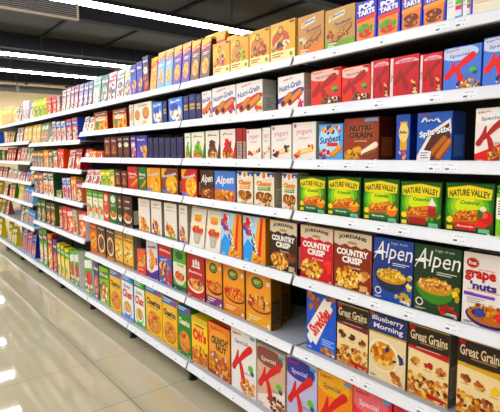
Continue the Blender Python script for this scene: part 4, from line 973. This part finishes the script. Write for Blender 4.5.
# ------------------------------------------------------------------ room
def floor_mat():
    m = bpy.data.materials.new('polished_cream_tiles'); m.use_nodes = True; nt = m.node_tree; b = nt.nodes['Principled BSDF']
    N = nt.nodes.new; Lk = nt.links.new
    tc = N('ShaderNodeTexCoord'); mp = N('ShaderNodeMapping'); mp.inputs['Location'].default_value = (-1.115/.66, -2.62/.66, 0); mp.inputs['Scale'].default_value = (1/.66, 1/.66, 1)
    Lk(tc.outputs['Object'], mp.inputs['Vector'])
    sep = N('ShaderNodeSeparateXYZ'); Lk(mp.outputs['Vector'], sep.inputs['Vector'])
    def edge(o):
        a = N('ShaderNodeMath'); a.operation = 'PINGPONG'; a.inputs[1].default_value = .5; Lk(o, a.inputs[0])
        c = N('ShaderNodeMath'); c.operation = 'LESS_THAN'; c.inputs[1].default_value = .0046; Lk(a.outputs[0], c.inputs[0]); return c.outputs[0]
    mx = N('ShaderNodeMath'); mx.operation = 'MAXIMUM'; Lk(edge(sep.outputs[0]), mx.inputs[0]); Lk(edge(sep.outputs[1]), mx.inputs[1])
    n = N('ShaderNodeTexNoise'); n.inputs['Scale'].default_value = 2.2; n.inputs['Detail'].default_value = 5; Lk(tc.outputs['Object'], n.inputs['Vector'])
    cr = N('ShaderNodeValToRGB'); cr.color_ramp.elements[0].color = (*hex2lin('a89c7c'), 1); cr.color_ramp.elements[1].color = (*hex2lin('b5aa8a'), 1); Lk(n.outputs['Fac'], cr.inputs['Fac'])
    mix = N('ShaderNodeMix'); mix.data_type = 'RGBA'; Lk(mx.outputs[0], mix.inputs['Factor']); Lk(cr.outputs['Color'], mix.inputs['A']); mix.inputs['B'].default_value = (*hex2lin('57503e'), 1)
    Lk(mix.outputs['Result'], b.inputs['Base Color'])
    rr = N('ShaderNodeMapRange'); rr.inputs['To Min'].default_value = .045; rr.inputs['To Max'].default_value = .5; Lk(mx.outputs[0], rr.inputs['Value']); Lk(rr.outputs['Result'], b.inputs['Roughness'])
    b.inputs['Specular IOR Level'].default_value = .85
    return m
X0, X1, Y0, Y1, H = -5.0, 11.0, -3.5, 21.0, 4.35
def plane(P, m, name):
    g = Geo(); g.quad(P, m); return g.mesh(name)
structure('floor', plane([(X0, Y0, 0), (X1, Y0, 0), (X1, Y1, 0), (X0, Y1, 0)], floor_mat(), 'floor'))
WALL = mat('d9bd8c', .7, scale=3); CEIL = mat('3c3a38', .85, scale=4); BEAM = mat('141418', .85); DUCT = mat('8a8070', .6)
structure('ceiling', plane([(X0, Y1, H), (X1, Y1, H), (X1, Y0, H), (X0, Y0, H)], CEIL, 'ceiling'))
structure('wall_back', plane([(X0, Y1, 0), (X1, Y1, 0), (X1, Y1, H), (X0, Y1, H)], WALL, 'wall_back'))
structure('wall_front', plane([(X1, Y0, 0), (X0, Y0, 0), (X0, Y0, H), (X1, Y0, H)], WALL, 'wall_front'))
structure('wall_left', plane([(X0, Y0, 0), (X0, Y1, 0), (X0, Y1, H), (X0, Y0, H)], WALL, 'wall_left'))
structure('wall_right', plane([(X1, Y1, 0), (X1, Y0, 0), (X1, Y0, H), (X1, Y1, H)], WALL, 'wall_right'))
k = 0
for y in (-1.0, 2.4, 5.8, 9.25, 12.6, 13.9, 16.0, 18.2):           # dark beams across the store
    g = Geo(); g.box(X0+.02, y-.11, H-.34, X1-.02, y+.11, H-.005, BEAM)
    k += 1; structure('trim_%d' % k, g.mesh('trim'))
for x in (-3, -1.4, .2, 1.8, 3.4, 5.0, 6.6, 8.2):                   # ceiling panel joints along the aisle
    g = Geo(); g.box(x-.035, Y0+.02, H-.06, x+.035, Y1-.02, H-.004, BEAM)
    k += 1; structure('trim_%d' % k, g.mesh('trim'))
# lamp lines
LAMP = mat('eef3ff', .4, emit=1.0); HOUS = mat('30302f', .5)
LE = 21.0
LAMP.node_tree.nodes['Principled BSDF'].inputs['Emission Strength'].default_value = LE
def lamp_mesh(L):
    g = Geo(); y = L/2
    g.box(-y, -.09, .045, y, .09, .11, HOUS)
    P = [(-y+.02, -.085, .045), (-y+.02, -.065, .0), (-y+.02, .065, .0), (-y+.02, .085, .045)]; Q = [(-p[0], p[1], p[2]) for p in P]
    d = Geo(); d.poly(P+Q, [(4, 5, 1, 0), (5, 6, 2, 1), (6, 7, 3, 2), (0, 1, 2, 3), (7, 6, 5, 4)], LAMP)
    h = Geo()
    for x in (-y*.6, y*.6): h.box(x-.006, -.006, .11, x+.006, .006, .56, HOUS)
    return g.mesh('housing'), d.mesh('diffuser'), h.mesh('hanger')
SEG = 2.38
LM = lamp_mesh(SEG)
ZL = EYE + 2.26
lines = [(-2.0, -4.6, 1), (.35, -4.6, 2), (2.75, -4.6, 3), (5.1, -4.6, 3), (7.45, -4.6, 6), (10.3, -2.80, 2), (12.15, -3.4, 6), (14.5, -4.6, 6), (19.4, -4.6, 6)]  # last row is added, hidden behind the duct to brighten the far wall
names = ['row behind the camera', 'row above the camera', 'row just ahead of the camera', 'second row ahead, above the frame', 'brightest row in view', 'row beside the vent panel', 'middle row in view', 'far row in view', 'added row washing the far wall']
nth = ['first', 'second', 'third', 'fourth', 'fifth', 'sixth', 'seventh']
for j, (y, xs, n) in enumerate(lines):
    for i in range(n):
        r_ = bpy.data.objects.new('strip_light', None); COL.objects.link(r_); r_.location = (xs + SEG/2 + (SEG+.02)*i, y, ZL + (.16 if j == 8 else 0))
        tag(r_, 'white ceiling strip light, %s from the left in the %s' % (nth[i], names[j]), 'lamp', 'ceiling strip lights')
        link('housing', LM[0], r_); link('diffuser', LM[1], r_); link('hanger', LM[2], r_)
# louvred vent on the duct over the aisle
rt = bpy.data.objects.new('air_vent', None); COL.objects.link(rt); rt.location = (0, 9.0, EYE+2.43)
tag(rt, 'wide louvred air vent with tan frame hanging under the dark ceiling', 'vent')
VX0, VX1 = -3.0, 3.13
FR = mat('c4ae94', .5); LV = mat('b0a69a', .6)
g = Geo(); g.box(VX0, .03, 0, VX1, .12, .40, mat('4a4644', .7)); link('vent_box', g.mesh('vent_box'), rt)
g = Geo()
g.box(VX0, -.01, 0, VX1, .03, .035, FR); g.box(VX0, -.01, .365, VX1, .03, .40, FR)
for x in (-2.98, -1.5, .0, 1.62, VX1-.035): g.box(x, -.012, .035, x+.035, .03, .365, FR)
link('vent_frame', g.mesh('vent_frame'), rt)
g = Geo()
for i in range(9):
    z = .05+.036*i
    g.poly([(VX0+.02, -.004, z), (VX1-.02, -.004, z), (VX1-.02, .028, z+.022), (VX0+.02, .028, z+.022), (VX0+.02, -.004, z+.004), (VX1-.02, -.004, z+.004), (VX1-.02, .028, z+.026), (VX0+.02, .028, z+.026)],
           [(3, 2, 1, 0), (4, 5, 6, 7), (0, 1, 5, 4), (2, 3, 7, 6)], LV)
link('louvre', g.mesh('louvre'), rt)
# grey service pipe under the ceiling at the far end
g = Geo(); N = 14
ring = [(.11*math.cos(i*6.283/N), .11*math.sin(i*6.283/N)) for i in range(N)]
g.poly([(X0+.05, y, z) for y, z in ring]+[(X1-.05, y, z) for y, z in ring], [(i, (i+1) % N, (i+1) % N+N, i+N) for i in range(N)]+[tuple(range(N)), tuple(reversed(range(N, 2*N)))], mat('6c6a66', .5))
for x in range(-4, 11, 2): g.box(x-.05, -.13, -.13, x+.05, .13, .13, mat('9a9894', .5)); g.box(x-.01, -.01, .1, x+.01, .01, H-EYE-2.23, HOUS)
o = link('ceiling_duct', g.mesh('ceiling_duct'), None, (0, 18.0, EYE+2.24)); tag(o, 'grey round duct with brackets under the ceiling before the far wall', 'duct')

# ------------------------------------------------------------------ camera, world, colour
cam = bpy.data.cameras.new('camera'); co = bpy.data.objects.new('camera', cam); COL.objects.link(co)
cam.sensor_fit = 'HORIZONTAL'; cam.sensor_width = 36; cam.lens = F_PX/500*36; cam.clip_start = .02
from mathutils import Matrix
Mx = Matrix((RT, UP, -FW)).transposed().to_4x4(); Mx.translation = Vector((0, 0, EYE)); co.matrix_world = Mx
SC.camera = co
w = bpy.data.worlds.new('store_air'); SC.world = w; w.use_nodes = True
w.node_tree.nodes['Background'].inputs['Color'].default_value = (.9, .95, 1, 1); w.node_tree.nodes['Background'].inputs['Strength'].default_value = .05
vs = SC.view_settings; vs.view_transform = 'Standard'; vs.look = 'None'; vs.gamma = 1; vs.use_curve_mapping = False; vs.exposure = 0.84
